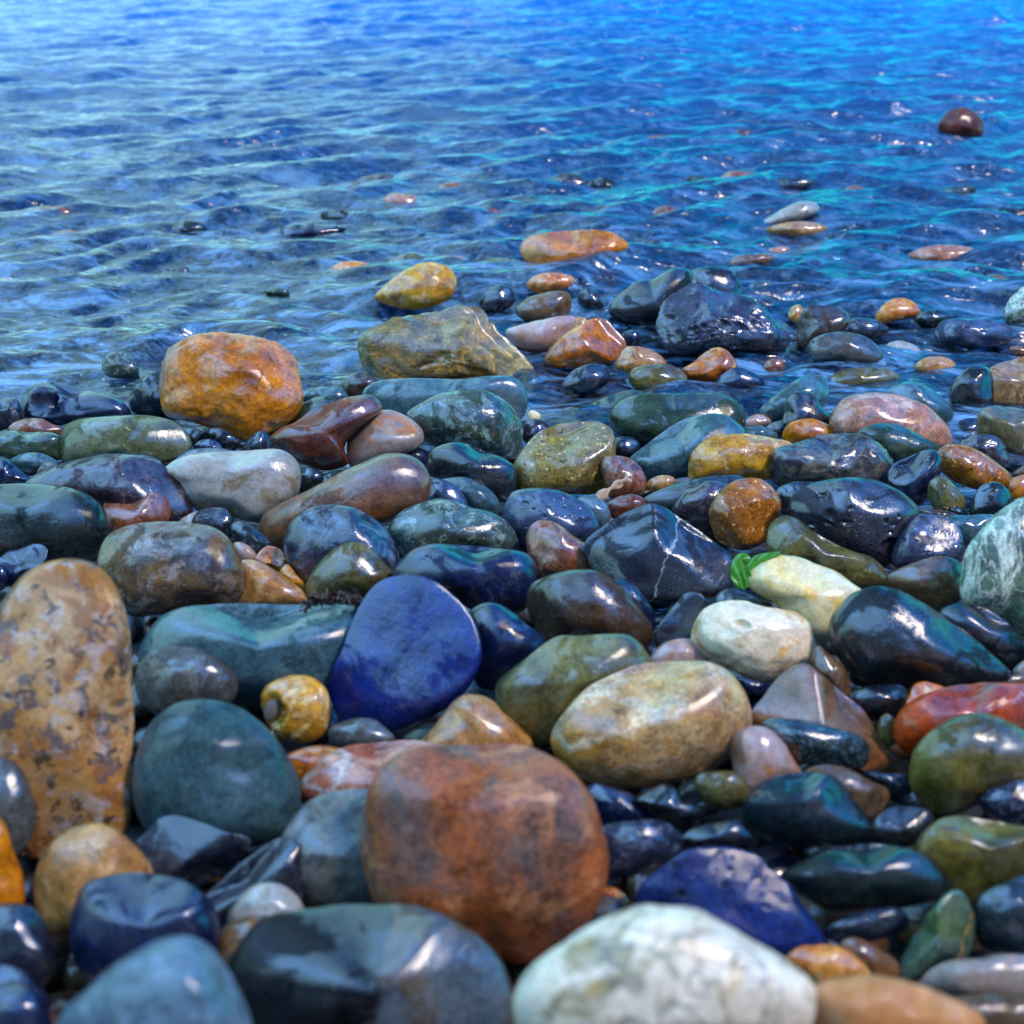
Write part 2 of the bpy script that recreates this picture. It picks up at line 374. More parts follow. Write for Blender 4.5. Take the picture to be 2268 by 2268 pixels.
S('N','470,545 530,512 600,515 630,535 590,562 500,566','rust','faint red brown stone deep under water, farthest one in the middle',sub=.01)
S('N','790,512 840,490 910,492 920,508 850,520','dkbrown','faint dark stone far out under the middle of the water',sub=.006)
S('N','130,705 180,662 250,660 290,690 250,730 160,735','purple','dull purple submerged stone behind the long orange brown stone',sub=.004)
S('N','280,700 320,672 380,680 400,710 340,730','dkgrey','dark submerged stone beside the dull purple one',sub=.004)
S('N','1240,735 1260,708 1310,700 1335,720 1320,745 1270,752','rust','small red brown stone under water left of the lone brown dome',sub=.003)
S('N','940,715 980,680 1060,670 1150,680 1120,705 1010,722','slate','dark slate stone under water above the long pale grey stone',sub=.005)
S('N','540,755 600,715 680,705 770,720 780,745 680,760 600,765','dkgreen','dark green submerged stone between the ripples in mid water',sub=.005)
S('N','410,420 520,400 640,385 720,400 640,415 500,425','slate','faint long dark stone far out below the brightest blue water',sub=.008)
S('M','960,930 990,890 1050,860 1130,845 1220,850 1310,865 1240,885 1130,905 1050,935','navy','long dark navy stone just under water left of centre',sub=.010)
S('M','180,905 200,880 260,868 310,880 300,915 230,930','rust','rust brown stone under water near the left edge',sub=.005)
S('M','510,945 530,918 580,912 615,935 590,962 530,965','purple','small round purple stone under water on the left',sub=.004)
S('M','1640,725 1670,695 1740,690 1810,705 1780,735 1690,745','rust','red submerged stone high in the middle of the water',sub=.006)
S('M','1240,1030 1270,995 1340,985 1400,1005 1360,1050 1290,1070','apricot','pale orange submerged stone left of the yellow egg shaped stone',sub=.003)
S('M','1450,1000 1500,965 1570,955 1610,985 1560,1010 1480,1018','olive','olive stone under water just behind the yellow egg shaped stone',sub=.003)
S('M','1000,800 1030,775 1080,780 1090,810 1050,835 1005,830','dkgrey','small dark grey stone under water above the long navy one',sub=.004)
S('M','1790,1030 1830,985 1920,975 1990,1000 2000,1050 1900,1065 1810,1060','olive','yellowish olive submerged stone left of the long orange brown stone',sub=.004)
S('M','580,880 640,840 740,835 780,860 700,900 610,905','dkgreen','dim green submerged stone left of the long navy one',sub=.006)
S('M','1320,700 1380,665 1480,660 1480,700 1400,725','dkbrown','dark brown stone under the waves above the long navy one',sub=.006)
S('M','300,1045 360,1010 470,1000 500,1020 420,1045','purple','dark streaked stone under water in the lower left water',sub=.004)
# --- shallow water, middle
S('C','110,170 150,90 250,55 450,35 650,30 760,50 840,100 880,150 800,200 700,250 550,290 400,295 260,320 170,270','orange','long orange brown block shaped stone lying in the shallow water',w=1,wl=.2,n=3,cuts=[(0,.75,.66,.62)])
S('C','150,420 200,360 300,335 400,340 485,370 480,420 420,450 330,480 230,485','apricot','small orange and cream stone in the water below the long orange block',w=1)
S('C','60,610 150,520 260,480 380,465 450,480 470,560 440,650 330,680 200,700 120,670','greyb','grey brown stone in the water below the small orange and cream one',w=1)
S('C','510,520 560,440 610,445 690,530 700,600 620,600 540,570','slate','small pointed blue grey stone in the water left of the twin grey boulder',w=1)
S('C','0,750 100,710 250,670 400,645 500,655 480,740 400,860 250,900 130,880 40,830','palepink','flat pinkish tan stone in water touching the bright orange wedge',w=1)
S('C','455,720 480,665 530,650 580,670 590,720 520,770','yellow','tiny yellow pebble peeping over the bright orange wedge stone',w=1,lift=.012)
S('C','275,960 300,900 400,790 520,710 640,655 720,670 780,740 860,850 830,910 780,960 640,990 480,1008 330,1005','orange','bright orange wedge shaped stone at the edge of the water',w=1,cuts=[(0.8,.5,.5,.55)])
S('C','820,790 870,745 930,745 960,790 920,850 850,860','navy','tiny dark blue pebble between the orange wedge and the grey boulder',w=1)
S('C','780,1010 810,920 860,865 940,860 1040,890 1110,930 1145,985 1100,1050 980,1060 860,1050','tan','small tan pebble touching the right end of the orange wedge',w=1)
S('C','870,1080 890,1030 960,1000 1060,990 1170,990 1250,1030 1295,1090 1250,1140 1130,1180 1000,1185 900,1150','olivetop','olive oval pebble standing in water in front of the small tan pebble',w=1,wl=.05)
S('C','400,1150 450,1060 540,1000 640,985 720,1000 750,1060 720,1130 600,1190 500,1200','slate','small glossy dark blue stone in a pool below the orange wedge',w=1,z=10)
S('C','1255,1030 1330,980 1440,890 1510,870 1570,885 1640,960 1650,1020 1560,1060 1480,1120 1400,1115 1290,1080','amber','angular amber speckled stone right of the olive oval pebble',w=1,cuts=[(-.3,.6,.7,.6)])
S('C','740,620 760,540 840,460 940,395 1040,385 1120,340 1210,300 1330,330 1300,520 1250,650 1100,760 950,720 800,680','dkgrey','smooth grey humped boulder behind the pitted blue black boulder',w=1,wl=.2)
S('C','1215,440 1240,370 1350,310 1480,285 1580,300 1650,360 1690,440 1680,520 1500,560 1250,540','slate','dark knobbly stone directly behind the top of the pitted blue black boulder',w=1,wl=.2)
S('C','1095,600 1140,530 1250,450 1350,420 1440,440 1550,470 1650,480 1750,520 1850,610 1960,720 2020,800 1980,880 1850,900 1600,910 1400,915 1200,900 1110,800 1085,700','lava','big pitted blue black boulder standing in the shallows',w=1,k=7,pits=26,wl=.08,rough=.05,cuts=[(.15,.8,.55,.72),(-.7,.4,.5,.75)])
S('C','1700,460 1780,400 1860,385 1915,415 1900,460 1800,500 1720,500','teal','small teal stone with a white tip in water behind the pitted boulder',w=1,wl=.4)
S('D','70,1020 90,960 150,945 215,965 225,1010 170,1050 100,1055','rust','small rusty orange stone under water below the pitted boulder',sub=.003)
S('C','1490,1130 1560,1040 1660,1010 1790,1060 1850,1130 1760,1190 1600,1190','navy','glossy dark blue stone awash right of the amber speckled stone',w=1,wl=.3)
S('D','310,740 320,660 380,580 480,565 600,580 680,630 690,690 650,750 560,800 420,850 320,870','dkbrown','dark brown boxy stone with pale scratches right of the pitted boulder',w=1,n=3,cuts=[(0,.8,.6,.72),(-.8,.1,.6,.75)])
S('D','250,640 275,580 330,565 365,610 345,670 290,690','yellow','tiny yellow tan stone tucked behind the dark brown boxy stone',w=1,wl=.2)
S('D','385,900 400,830 470,780 580,755 690,760 800,790 890,860 930,930 900,970 760,978 560,972 420,950','grey','smooth grey oval stone with a brown tip in front of the boxy dark brown one',w=1,wl=.02,n=2.6)
S('D','640,740 720,660 820,660 920,690 970,740 900,800 760,820 660,790','slate','blue grey flat stone just under water behind the grey oval one',w=1,wl=.5)
S('D','870,650 920,570 1000,520 1080,515 1160,560 1190,620 1120,660 1000,685 900,700','apricot','small orange and white stone in the water right of the dark boxy one',w=1,wl=.2)
S('D','1150,660 1220,605 1330,600 1430,640 1350,700 1250,740 1180,710','dkgreen','low dark green stone in the water right of the orange and white one',w=1,wl=.3)
S('D','1295,770 1340,690 1450,660 1600,665 1760,680 1850,740 1870,800 1740,850 1560,880 1400,850 1310,820','porblue','pitted blue grey stone awash near the right edge',w=1,k=6,pits=14,psz=.7,wl=.3)
S('D','1790,650 1810,560 1870,480 1932,435 2010,430 2100,520 2100,690 1980,730 1870,710','greenvein','green stone with white veins in the water at the right edge',w=1,wl=.1)
S('D','920,900 960,840 1050,820 1150,850 1210,910 1130,980 1000,1010 930,970','palegrey','pale grey stone under water right of the smooth grey oval one',sub=.003)
S('D','1140,1010 1210,950 1320,930 1420,960 1450,1020 1400,1075 1300,1070 1180,1040','tan','low tan stone in the shallows left of the dark grey stone by the right edge',w=1,wl=.35)
S('D','500,1110 620,1040 800,1010 1000,1030 1060,1090 950,1150 700,1190 540,1170','olive','broad olive slab under shallow water below the smooth grey oval stone',sub=.006)
S('D','1430,1480 1460,1400 1560,1370 1640,1400 1640,1500 1540,1570 1450,1550','slate','dull blue stone under water left of the brown green stone with a white line',sub=.004)
S('B','870,190 950,100 1050,20 1180,-50 1300,-62 1400,-20 1450,60 1445,140 1400,205 1250,262 1100,275 960,245','yellow','glossy yellow egg shaped stone standing in the water',w=1,wl=.12)
S('B','1615,230 1660,150 1750,100 1840,120 1870,190 1840,260 1720,295 1640,285','slate','round blue stone in the water right of the yellow egg shaped stone',w=1,wl=.3)
S('A','725,660 760,600 830,570 900,580 980,670 985,720 900,755 820,775 750,745','greenmot','small round green and orange stone in the water left of the orange boulder',w=1,wl=.15)
# --- shoreline
S('A','-80,930 0,918 120,910 150,980 150,1080 50,1130 -80,1140','slate','grey blue slate stone behind the hollow stone at the left edge')
S('A','150,1050 150,930 200,830 280,795 400,800 550,840 700,870 850,920 930,1000 930,1035 750,1040 500,1090 400,1105 250,1080','navy','dark blue tapered stone with a black hollow at its left end',hollow=1,cuts=[(0.1,.9,.4,.55),(0.1,0.2,1,.7)])
S('A','915,920 960,820 1060,740 1140,720 1250,760 1260,1000 1180,1040 950,1010','dkteal','dark teal stone leaning on the left side of the orange boulder')
S('O','303,720 312,670 350,637 410,625 470,630 525,645 550,665 570,720 568,760 545,795 510,812 470,832 430,815 380,800 340,790 308,775','orange','large bright orange brown boulder with a chipped right shoulder',k=6,z=6,rough=.03,cuts=[(.1,.85,.5,.78),(.75,.45,.45,.80),(-.5,.0,.85,.88)],D=.9)
S('A','50,1135 100,1080 200,1052 290,1052 370,1090 460,1130 440,1175 300,1210 100,1190','rust','flat red brown stone in front of the hollow blue stone')
S('A','-80,1190 0,1180 60,1138 200,1150 370,1152 440,1190 440,1340 300,1355 80,1345 -80,1300','green','blocky green stone at the left edge below the flat red brown one',n=3,z=2,cuts=[(0,.95,.3,.8)])
S('A','430,1250 440,1170 490,1100 600,1055 800,1033 1000,1030 1150,1045 1270,1090 1340,1170 1360,1260 1300,1320 1180,1365 900,1355 600,1375 450,1370','oliveg','big olive green sausage shaped stone left below the orange boulder',n=2.8,k=5)
S('A','1290,1140 1370,1118 1450,1150 1475,1200 1400,1250 1340,1240','dkteal','small grey green pebble between the olive sausage stone and orange boulder',z=-20)
S('A','1440,1140 1520,1113 1620,1130 1700,1195 1715,1245 1600,1300 1490,1230','black','glossy black pebble tucked under the orange boulder',z=10)
S('A','1375,1275 1420,1210 1500,1198 1570,1230 1590,1275 1480,1300','navy','small navy pebble in front of the glossy black one',z=10)
S('B','-80,1290 -40,1210 20,1150 80,1138 118,1190 115,1290 0,1320','slate','small angular slate pebble at the lower right foot of the orange boulder',z=5)
S('A','70,1355 150,1305 260,1293 350,1320 420,1375 350,1430 220,1440 110,1410','teal','small teal pebble below the blocky green stone',z=5)
S('A','260,1450 305,1370 370,1362 425,1395 340,1470','grey','tiny grey pebble against the purple brown stone on the left',z=3)
S('A','-80,1350 0,1322 100,1385 180,1450 225,1495 100,1540 -80,1560','navy','glossy deep blue stone at the left edge above the dark green one',z=3)
S('A','900,1320 1000,1306 1100,1328 1160,1375 1050,1420 900,1400','teal','thin teal rim of a pebble behind the purple brown stone',z=-10)
S('A','1255,1345 1350,1280 1480,1262 1600,1270 1730,1315 1600,1390 1400,1400','pblue','pale blue pebble showing behind the top of the pale grey white stone',z=-20)
S('O','305,890 340,862 400,852 470,850 530,850 560,870 568,900 562,930 530,960 490,985 440,978 380,968 350,945 330,910','palegrey','large pale grey white stone in the middle left',n=3,k=6,cuts=[(0,.9,.4,.78)])
S('A','165,1525 280,1440 450,1370 650,1318 850,1308 1050,1335 1200,1415 1300,1520 1350,1640 1362,1740 1280,1800 1000,1820 600,1720 300,1620','purple','large smooth purple brown stone behind the dark green one',k=6,rough=.01)
S('A','740,1660 900,1600 1120,1588 1200,1635 1224,1740 1180,1810 1000,1850 850,1910 770,1900','rust','orange brown angular stone wedged between dark green and purple stones',n=3,z=15,cuts=[(-.3,.8,.5,.5),(.8,.2,.55,.7)])
S('O','-60,925 0,914 80,914 150,928 195,958 210,1000 190,1050 120,1080 0,1070 -60,1030','dkgreen','large dark green stone at the left edge',n=2.7,k=6)
S('A','1270,1800 1340,1740 1420,1712 1500,1740 1450,1850 1320,1880','lilac','small lavender pebble behind the small banded slate pebble',z=5)
S('A','1365,1800 1415,1712 1510,1688 1610,1698 1660,1780 1655,1890 1550,1930 1400,1880','slate','small slate pebble with a pale rim below the pale grey white stone',z=10)
S('B','640,840 670,760 730,728 800,730 880,770 890,820 800,890 700,910','dkbrown','small dark brown round stone left of the layered rock')
S('B','340,905 420,845 520,825 620,840 680,890 600,960 430,970','teal','flat teal stone right behind the orange boulder',z=-20)
S('B','230,1120 300,1000 380,930 470,898 560,900 610,935 520,1040 350,1120','green','dull green stone between the orange boulder and the brown red stone',z=-15)
S('B','790,890 850,810 1000,773 1300,768 1500,768 1700,752 1850,760 1930,835 1955,980 1900,1070 1500,1080 1100,1050 900,1010','teal','long flat blue green stone under the layered rock',n=2.7,z=-30,D=.7)
S('B','748,520 780,460 900,400 1000,350 1150,310 1300,278 1450,253 1560,258 1640,290 1710,365 1800,465 1900,580 1975,680 1995,790 1950,850 1800,790 1500,770 1200,780 900,795 850,740 780,620','layer','big layered grey and ochre rock with a flat slanted top at the waterline',k=6,z=-50,rough=.04,cuts=[(0.05,.8,.55,.45),(.85,.3,.4,.62),(-.2,-.1,.97,.70)])
S('B','1090,1025 1200,940 1350,868 1500,846 1650,850 1780,910 1880,1010 1930,1110 1925,1210 1880,1320 1750,1350 1500,1300 1300,1250 1150,1160','greenmot','large blue green stone with a pale wet patch, below the long flat one',k=6)
S('B','115,1200 200,1120 300,1080 400,1008 550,938 700,898 830,888 900,930 925,990 860,1040 720,1160 650,1260 680,1370 500,1420 350,1380 200,1300','redbrown','long wet red brown stone slanting down left beside the orange boulder',k=6,cuts=[(-.4,.85,.35,.7)])
S('B','670,1240 700,1150 800,1050 900,998 1000,998 1120,1050 1200,1120 1222,1190 1180,1260 1000,1340 800,1400 695,1395','lilac','smooth pale lilac stone with an orange corner',k=6,cuts=[(.3,.6,.75,.85)])
S('B','870,1340 940,1270 1050,1243 1170,1255 1250,1300 1260,1380 1100,1420 950,1400','navy','small dark pebble behind the round end of the long brown stone',z=-5)
S('B','360,1590 430,1500 540,1440 650,1420 560,1540','dkteal','thin dark teal pebble behind the left half of the long brown stone',z=-10)
S('B','330,1420 400,1400 490,1440 500,1490 400,1580 330,1590','dkgreen','small dark green pebble in the gap right of the pale grey white stone',z=-10)
S('B','1250,1320 1300,1260 1400,1230 1500,1228 1650,1278 1800,1345 1880,1410 1880,1560 1810,1650 1600,1580 1400,1490 1270,1460','charcoal','glossy dark slate stone with a bright wet top, centre left',k=6,z=-8,cuts=[(.2,.9,.4,.72)])
S('B','1340,1495 1450,1470 1550,1478 1650,1530 1730,1600 1775,1700 1700,1750 1550,1720 1450,1620','teal','round teal pebble behind the small pitted blue one',z=-8)
S('B','1220,1660 1262,1500 1350,1488 1450,1530 1520,1620 1535,1710 1400,1750','porblue','small pitted blue pebble at the right end of the long brown stone',z=-3,k=6,pits=8)
S('B','36,1850 80,1740 200,1660 400,1560 600,1450 800,1360 950,1308 1080,1308 1180,1345 1250,1430 1268,1540 1225,1650 1100,1730 950,1810 750,1870 500,1880 220,1985 90,1950','brown','long smooth brown stone lying diagonally in the middle left',k=6,z=-20,n=2.5,D=.8)
# right shoreline
S('C','480,1335 600,1260 760,1200 880,1173 1000,1200 950,1340 800,1420 600,1420','green','thin pale green stone awash behind the long green one',w=1,wl=.5)
S('C','140,1400 230,1378 310,1430 320,1500 200,1580 120,1520','purple','dark purple pebble in the water behind the speckled yellow green boulder',z=-12)
S('C','150,1345 190,1315 250,1350 240,1385 170,1385','cream','tiny cream pebble in the water above the dark purple pebble')
S('C','748,1370 770,1300 840,1240 950,1203 1150,1198 1400,1193 1560,1203 1660,1260 1712,1350 1705,1430 1600,1510 1300,1550 1000,1560 900,1520 780,1470','green','long smooth green stone at the waterline in the centre right',k=6,n=2.6)
S('D','-60,1400 0,1350 80,1350 130,1400 80,1440 -50,1445','palepink','tiny pink stone in the water right of the long green stone',w=1,wl=.3)
S('D','-80,1460 20,1425 130,1455 185,1505 80,1550 -60,1530','teal','flat teal pebble behind the yellow stone',z=-15)
S('D','90,1445 150,1400 230,1390 250,1450 180,1510','grey','small grey pebble left of the small orange brown one',z=-15)
S('D','45,1320 100,1250 200,1170 320,1090 420,1058 500,1078 540,1160 540,1240 450,1340 300,1410 150,1420 65,1385','teal','slanting teal stone at the water behind the small dark round one')
S('D','195,1450 225,1320 240,1240 300,1190 380,1183 450,1220 490,1290 540,1340 560,1410 400,1500 230,1520','charcoal','dark round stone with a pale rim, in front of the slanting teal one')
S('C','740,1560 800,1508 880,1503 940,1530 962,1580 930,1650 820,1680 740,1660','black','small black pebble under the long smooth green stone',z=-10)
S('C','870,1690 1000,1560 1120,1470 1260,1380 1400,1348 1560,1348 1650,1400 1715,1480 1620,1620 1400,1770 1150,1830 1010,1840 930,1780','teal','slanting teal stone with pink stains and a bright wet face',k=6,z=-10,cuts=[(-.5,.75,.5,.55)])
S('D','208,1500 240,1422 320,1383 420,1375 520,1410 605,1472 570,1540 400,1570 250,1560','orange','small shiny orange brown stone above the craggy dark one')
S('D','940,1190 1010,1140 1120,1113 1230,1140 1340,1220 1412,1290 1425,1370 1350,1420 1150,1370 1000,1290','teal','mottled teal stone behind the large pink one',z=-15)
S('D','548,1390 580,1300 650,1230 780,1198 950,1193 1100,1228 1250,1290 1360,1390 1422,1490 1420,1570 1330,1600 1000,1580 700,1530 580,1480','pink','large smooth pink stone near the right side',k=6,z=-10)
S('D','1400,1190 1440,1100 1520,1020 1600,998 1680,1015 1720,1150 1680,1320 1500,1320 1410,1270','charcoal','dark grey stone standing in water left of the blocky tan rock at the right edge',w=1,wl=.1)
S('D','1650,1150 1668,1040 1740,988 1860,955 1960,925 2100,950 2120,1250 1980,1330 1750,1310 1660,1270','tanrock','blocky tan brown rock at the right edge by the waterline',k=6,n=3,cuts=[(0,.85,.5,.7)])
S('D','1600,1410 1615,1330 1700,1288 1800,1288 1932,1308 2080,1340 2100,1500 1960,1640 1800,1610 1700,1570 1610,1510','whiteline','brown green stone crossed by a thin white line, right edge',k=6,n=3,cuts=[(0,.85,.5,.75)])
S('D','738,1480 830,1420 950,1403 1080,1430 1230,1510 1335,1582 1310,1660 1150,1710 1000,1720 850,1660','green','dark blue green stone in front of the large pink one',k=5)
S('C','1295,1740 1310,1650 1370,1570 1460,1510 1600,1483 1750,1488 1900,1510 2050,1560 2080,1700 1980,1790 1850,1815 1600,1815 1400,1820 1310,1815','yellow','large glossy yellow stone right of the slanting teal one',k=6,z=12)
S('D','1460,1570 1560,1500 1680,1488 1780,1530 1812,1620 1830,1710 1700,1710 1550,1640','purple','dark purple craggy stone behind the orange speckled one at the right',rough=.05)
S('D','1840,1780 1880,1740 1960,1700 2010,1760 1940,1810','greyb','small grey tan pebble at the right edge by the orange speckled stone',z=-10)
S('D','1825,1830 1890,1783 1970,1783 2010,1900 1900,1980 1840,1950','orange','orange stone cut by the right edge, above the big veined green stone',z=-8)
S('H','1250,70 1340,10 1420,60 1520,200 1480,320 1300,270','olive','dark olive stone deep in the gap under the orange speckled stone',z=-30)
S('D','112,1680 150,1600 300,1550 450,1498 600,1478 720,1478 830,1520 920,1580 980,1660 998,1750 960,1830 800,1850 500,1860 200,1850 130,1790','craggy','craggy stone with brown front and wet blue black cap',k=6,n=2.8,rough=.05,cuts=[(-.1,.85,.5,.62)])
S('D','1308,1620 1360,1570 1480,1563 1600,1598 1740,1690 1840,1790 1850,1850 1750,1905 1600,1885 1450,1830 1340,1750','rustspeck','egg shaped orange brown speckled stone near the right edge',k=6)
S('D','955,1790 1000,1700 1080,1660 1200,1610 1300,1603 1345,1650 1345,1750 1290,1850 1240,1960 1180,2000 1090,1970 1000,1880','navy','dark blue wedge stone with a bright wet face, left of the orange speckled one',k=5,z=-8,cuts=[(-.5,.7,.5,.5)])
S('C','50,1800 70,1680 150,1560 260,1460 380,1418 560,1393 680,1400 762,1460 780,1560 770,1700 755,1830 680,1900 450,1915 200,1940 80,1915','sandspeck','yellow green speckled boulder with a flat pale wet top, centre',k=6,n=2.7,z=-8,cuts=[(-.15,.85,.5,.5)])
S('C','690,1660 800,1638 900,1668 970,1730 1003,1820 990,1910 880,1950 750,1950 700,1850','rust','orange brown stone right of the speckled yellow green boulder',z=-10)
S('C','985,1870 1050,1798 1130,1778 1205,1800 1190,1860 1050,1900','tan','small tan pebble under the slanting teal stone',z=-5)
S('G','960,160 1060,80 1180,40 1320,25 1340,60 1200,150 1050,190','grey','thin grey slab behind the grey green slab in the centre right',z=-40)
S('G','960,200 1100,110 1300,50 1500,15 1690,20 1760,80 1600,220 1300,320 1100,370 980,310','dkgrey','long flat grey green slab running behind the round orange speckled stone',z=-20,D=.6)
S('G','1185,260 1300,110 1400,55 1490,50 1570,85 1580,250 1520,430 1400,430 1290,330','purple','dark purple brown stone left of the round orange speckled one',z=-5)
S('G','715,220 800,160 900,143 990,175 1010,240 900,300 770,320','redbrown','small red purple pebble behind the top of the peaked slate stone',z=-5)
S('G','1450,300 1470,200 1540,110 1640,45 1740,25 1850,50 1935,130 1968,230 1950,370 1880,470 1760,528 1620,530 1505,460','rustspeck','round ball of orange speckled stone in the centre right',k=6,z=-10,rough=.008,D=1.0)
# middle right
S('H','165,115 250,65 350,52 460,75 400,170 300,310 190,290','slate','small slate stone behind the left end of the pitted navy boulder',z=-20)
S('H','265,260 290,160 400,80 560,35 700,22 850,40 1000,90 1130,180 1205,275 1190,350 1080,500 980,660 850,670 600,520 400,420 310,330','lavab','large smooth dark navy boulder with round pits',k=7,pits=14,z=-10)
S('H','1545,290 1560,200 1600,110 1680,58 1760,60 1820,120 1860,220 1810,310 1600,330','dkteal','dark teal upright pebble left above the big veined green stone')
S('H','1200,265 1290,250 1400,265 1480,310 1400,350 1250,330','dkbrown','small dark brown pebble behind the pitted dark stone on the right')
S('H','1400,240 1450,228 1500,250 1530,295 1450,310','black','tiny black pebble behind the flat blue stone on the right')
S('H','1390,315 1550,293 1740,298 1750,380 1560,520 1450,470','teal','flat blue green stone behind the big veined green stone',z=-15)
S('H','985,640 1010,500 1080,380 1180,288 1280,288 1400,308 1480,400 1505,520 1490,620 1350,680 1200,690 1050,690','lava','pitted dark blue stone right of the large navy boulder',k=6,pits=8,z=-5,cuts=[(.3,.5,.8,.7)])
S('H','1480,870 1500,600 1580,450 1700,310 1850,200 1932,160 2100,150 2250,400 2250,1000 2100,1250 1932,1190 1850,1080 1700,1000 1550,950','greenvein','big green stone with white veins at the right edge',k=6,D=.7)
S('H','1850,1410 1932,1330 2000,1338 2020,1430 1900,1455','palegrey','small pale pebble at the right edge under the big veined stone',z=-10)
S('H','95,530 100,440 130,350 210,298 310,318 420,400 560,480 700,550 850,600 950,700 990,770 900,820 700,820 500,720 300,620 150,600','olive','long dark olive stone lying diagonally below the pitted navy boulder',k=6,z=-5,cuts=[(.3,.85,.4,.6)],D=.7)
S('H','950,730 1100,650 1250,600 1390,588 1480,630 1522,710 1515,830 1450,930 1340,985 1180,920 1000,850','greyb','wet brown stone between the pitted dark stone and the charcoal boulder',k=5,z=-5)
S('G','1485,910 1530,840 1600,818 1690,838 1800,880 1910,950 1800,1010 1600,1000','grey','flat grey green pebble between the two white stones',z=-15)
S('H','-60,720 0,670 60,620 140,580 300,588 450,640 600,700 720,780 795,845 780,1000 660,1130 540,1200 440,1180 300,1090 160,920 50,860 -40,790','cream','glossy white and yellow stone with green seaweed on its tip',k=6,z=-25,cuts=[(0,.55,.8,.78),(-.3,-.3,.9,.85)])
S('H','1320,985 1420,930 1530,923 1680,970 1820,1060 1900,1170 1935,1260 1915,1350 1850,1410 1650,1340 1450,1160','black','glossy black stone with blue sheen behind the charcoal boulder',k=5,z=-10,cuts=[(.4,.85,.3,.6)])
S('H','548,1130 570,1020 640,910 740,840 860,808 1000,820 1130,878 1300,980 1460,1090 1620,1210 1760,1330 1850,1430 1800,1510 1500,1550 1200,1540 900,1520 700,1420 590,1270','charcoal','large smooth charcoal stone tapering to the right',k=6,rough=.01)
S('H','460,1230 560,1300 660,1400 700,1560 660,1640 520,1480 420,1380','greyb','dark grey brown stone behind the big white stone and the brown wedge',z=-30)
S('G','1318,1170 1350,1060 1430,960 1550,910 1700,903 1820,940 1944,958 2064,990 2164,1060 2208,1160 2228,1280 2194,1370 2100,1420 2000,1450 1870,1485 1700,1445 1540,1350 1400,1280','white','big white knobbly stone with a tan hollow, centre right',k=7,holes=[(-.25,.30,.13,.16)],z=5,rough=.012)
S('H','685,1430 780,1370 900,1363 975,1410 965,1490 850,1520 720,1500','dkgreen','small dark green pebble in the shade under the charcoal stone',z=5)
S('H','675,1590 780,1520 950,1498 1080,1520 1100,1630 1010,1750 880,1765 740,1690','black','glossy black pebble in the gap below the charcoal stone',z=5)
S('H','975,1700 1000,1630 1090,1580 1150,1500 1220,1478 1320,1500 1395,1545 1300,1640 1150,1720 1030,1760','apricot','small amber and white stone behind the red stone',z=-5)
S('H','1710,1490 1780,1440 1880,1428 1960,1440 1980,1510 1800,1530','greyb','flat grey pink pebble behind the red stone at the right edge',z=-20)
S('H','885,1820 905,1740 960,1708 1015,1760 1030,1900 970,1950 900,1890','olive','small olive pebble at the left end of the red stone',z=-20)
S('H','1000,1800 1030,1700 1150,1600 1350,1528 1550,1490 1800,1488 1932,1498 2120,1530 2170,1700 2100,1900 1700,1970 1400,2060 1150,2010 1020,1910','red','glossy red stone at the right edge',k=6,cuts=[(-.2,.8,.55,.78)])
S('H','-30,1740 60,1600 180,1450 280,1373 380,1358 480,1420 640,1560 800,1700 900,1860 1010,2000 1115,2110 1050,2160 850,2150 600,2050 300,1900 50,1830','brown','brown grey wedge stone with a ridge running down to the right',k=6,z=-45,cuts=[(.75,.35,.55,.42),(-.55,.3,.75,.62)])
S('L','1108,370 1120,240 1180,140 1280,50 1420,-30 1560,-72 1720,-52 1850,0 1950,60 2100,150 2170,350 2000,470 1700,540 1500,630 1300,650 1180,560 1120,470','olivetop','round olive brown stone in front of the red one, right side',k=6)
S('L','785,350 950,358 1110,382 1130,510 1000,500 880,440','slate','thin blue sliver of a pebble left of the round olive brown stone',z=-10)
S('G','1700,1790 1800,1722 1900,1730 1950,1780 1850,1830','navy','tiny navy pebble behind the blue flecked dark stone',z=-30)
S('G','1650,1450 1750,1460 1880,1510 1860,1570 1720,1560','navy','thin dark blue pebble under the big white stone',z=-10)
S('L','30,30 100,-20 250,-27 400,-8 550,30 700,70 800,130 832,210 800,310 700,345 500,320 300,280 200,200 80,120','bspeck','dark stone flecked with blue green, below the brown wedge',k=5,z=10)
S('L','360,350 480,303 600,308 720,350 850,420 965,480 968,560 890,660 810,700 700,640 500,520','greyb','brown grey pebble between the blue flecked stone and glossy teal black one',z=-10)
S('K','1595,130 1620,80 1680,38 1750,23 1850,35 1935,85 2000,170 2070,280 2115,365 2060,440 1950,500 1800,530 1700,550 1650,430 1615,290','palepink','small glossy pale pink and white egg shaped stone',k=5,z=-5)
S('L','-60,560 0,490 120,400 280,358 420,350 550,370 640,430 720,560 820,700 840,800 700,870 550,885 350,870 100,820 -40,700','dkteal','glossy teal black stone in front of the pale pink egg',k=6,cuts=[(-.3,.85,.4,.72)])
S('L','815,730 900,650 1010,598 1150,598 1260,620 1290,710 1210,840 1080,890 900,875 815,820','dkgrey','wet grey green stone in the gap left of the olive block',z=-8,cuts=[(0,.6,.8,.7)])
S('L','1600,560 1700,470 1800,438 1932,400 2100,410 2130,690 1932,770 1750,720','navyspeck','dark blue stone with a pale patch at the right edge, below the olive brown one')
S('L','1160,920 1200,800 1250,740 1330,690 1450,668 1600,678 1800,718 1932,740 2150,760 2180,1050 1932,1200 1600,1290 1450,1260 1320,1110 1210,1010','olivetop','olive grey block of stone at the lower right edge',k=6,n=3,cuts=[(0,.9,.42,.7)])
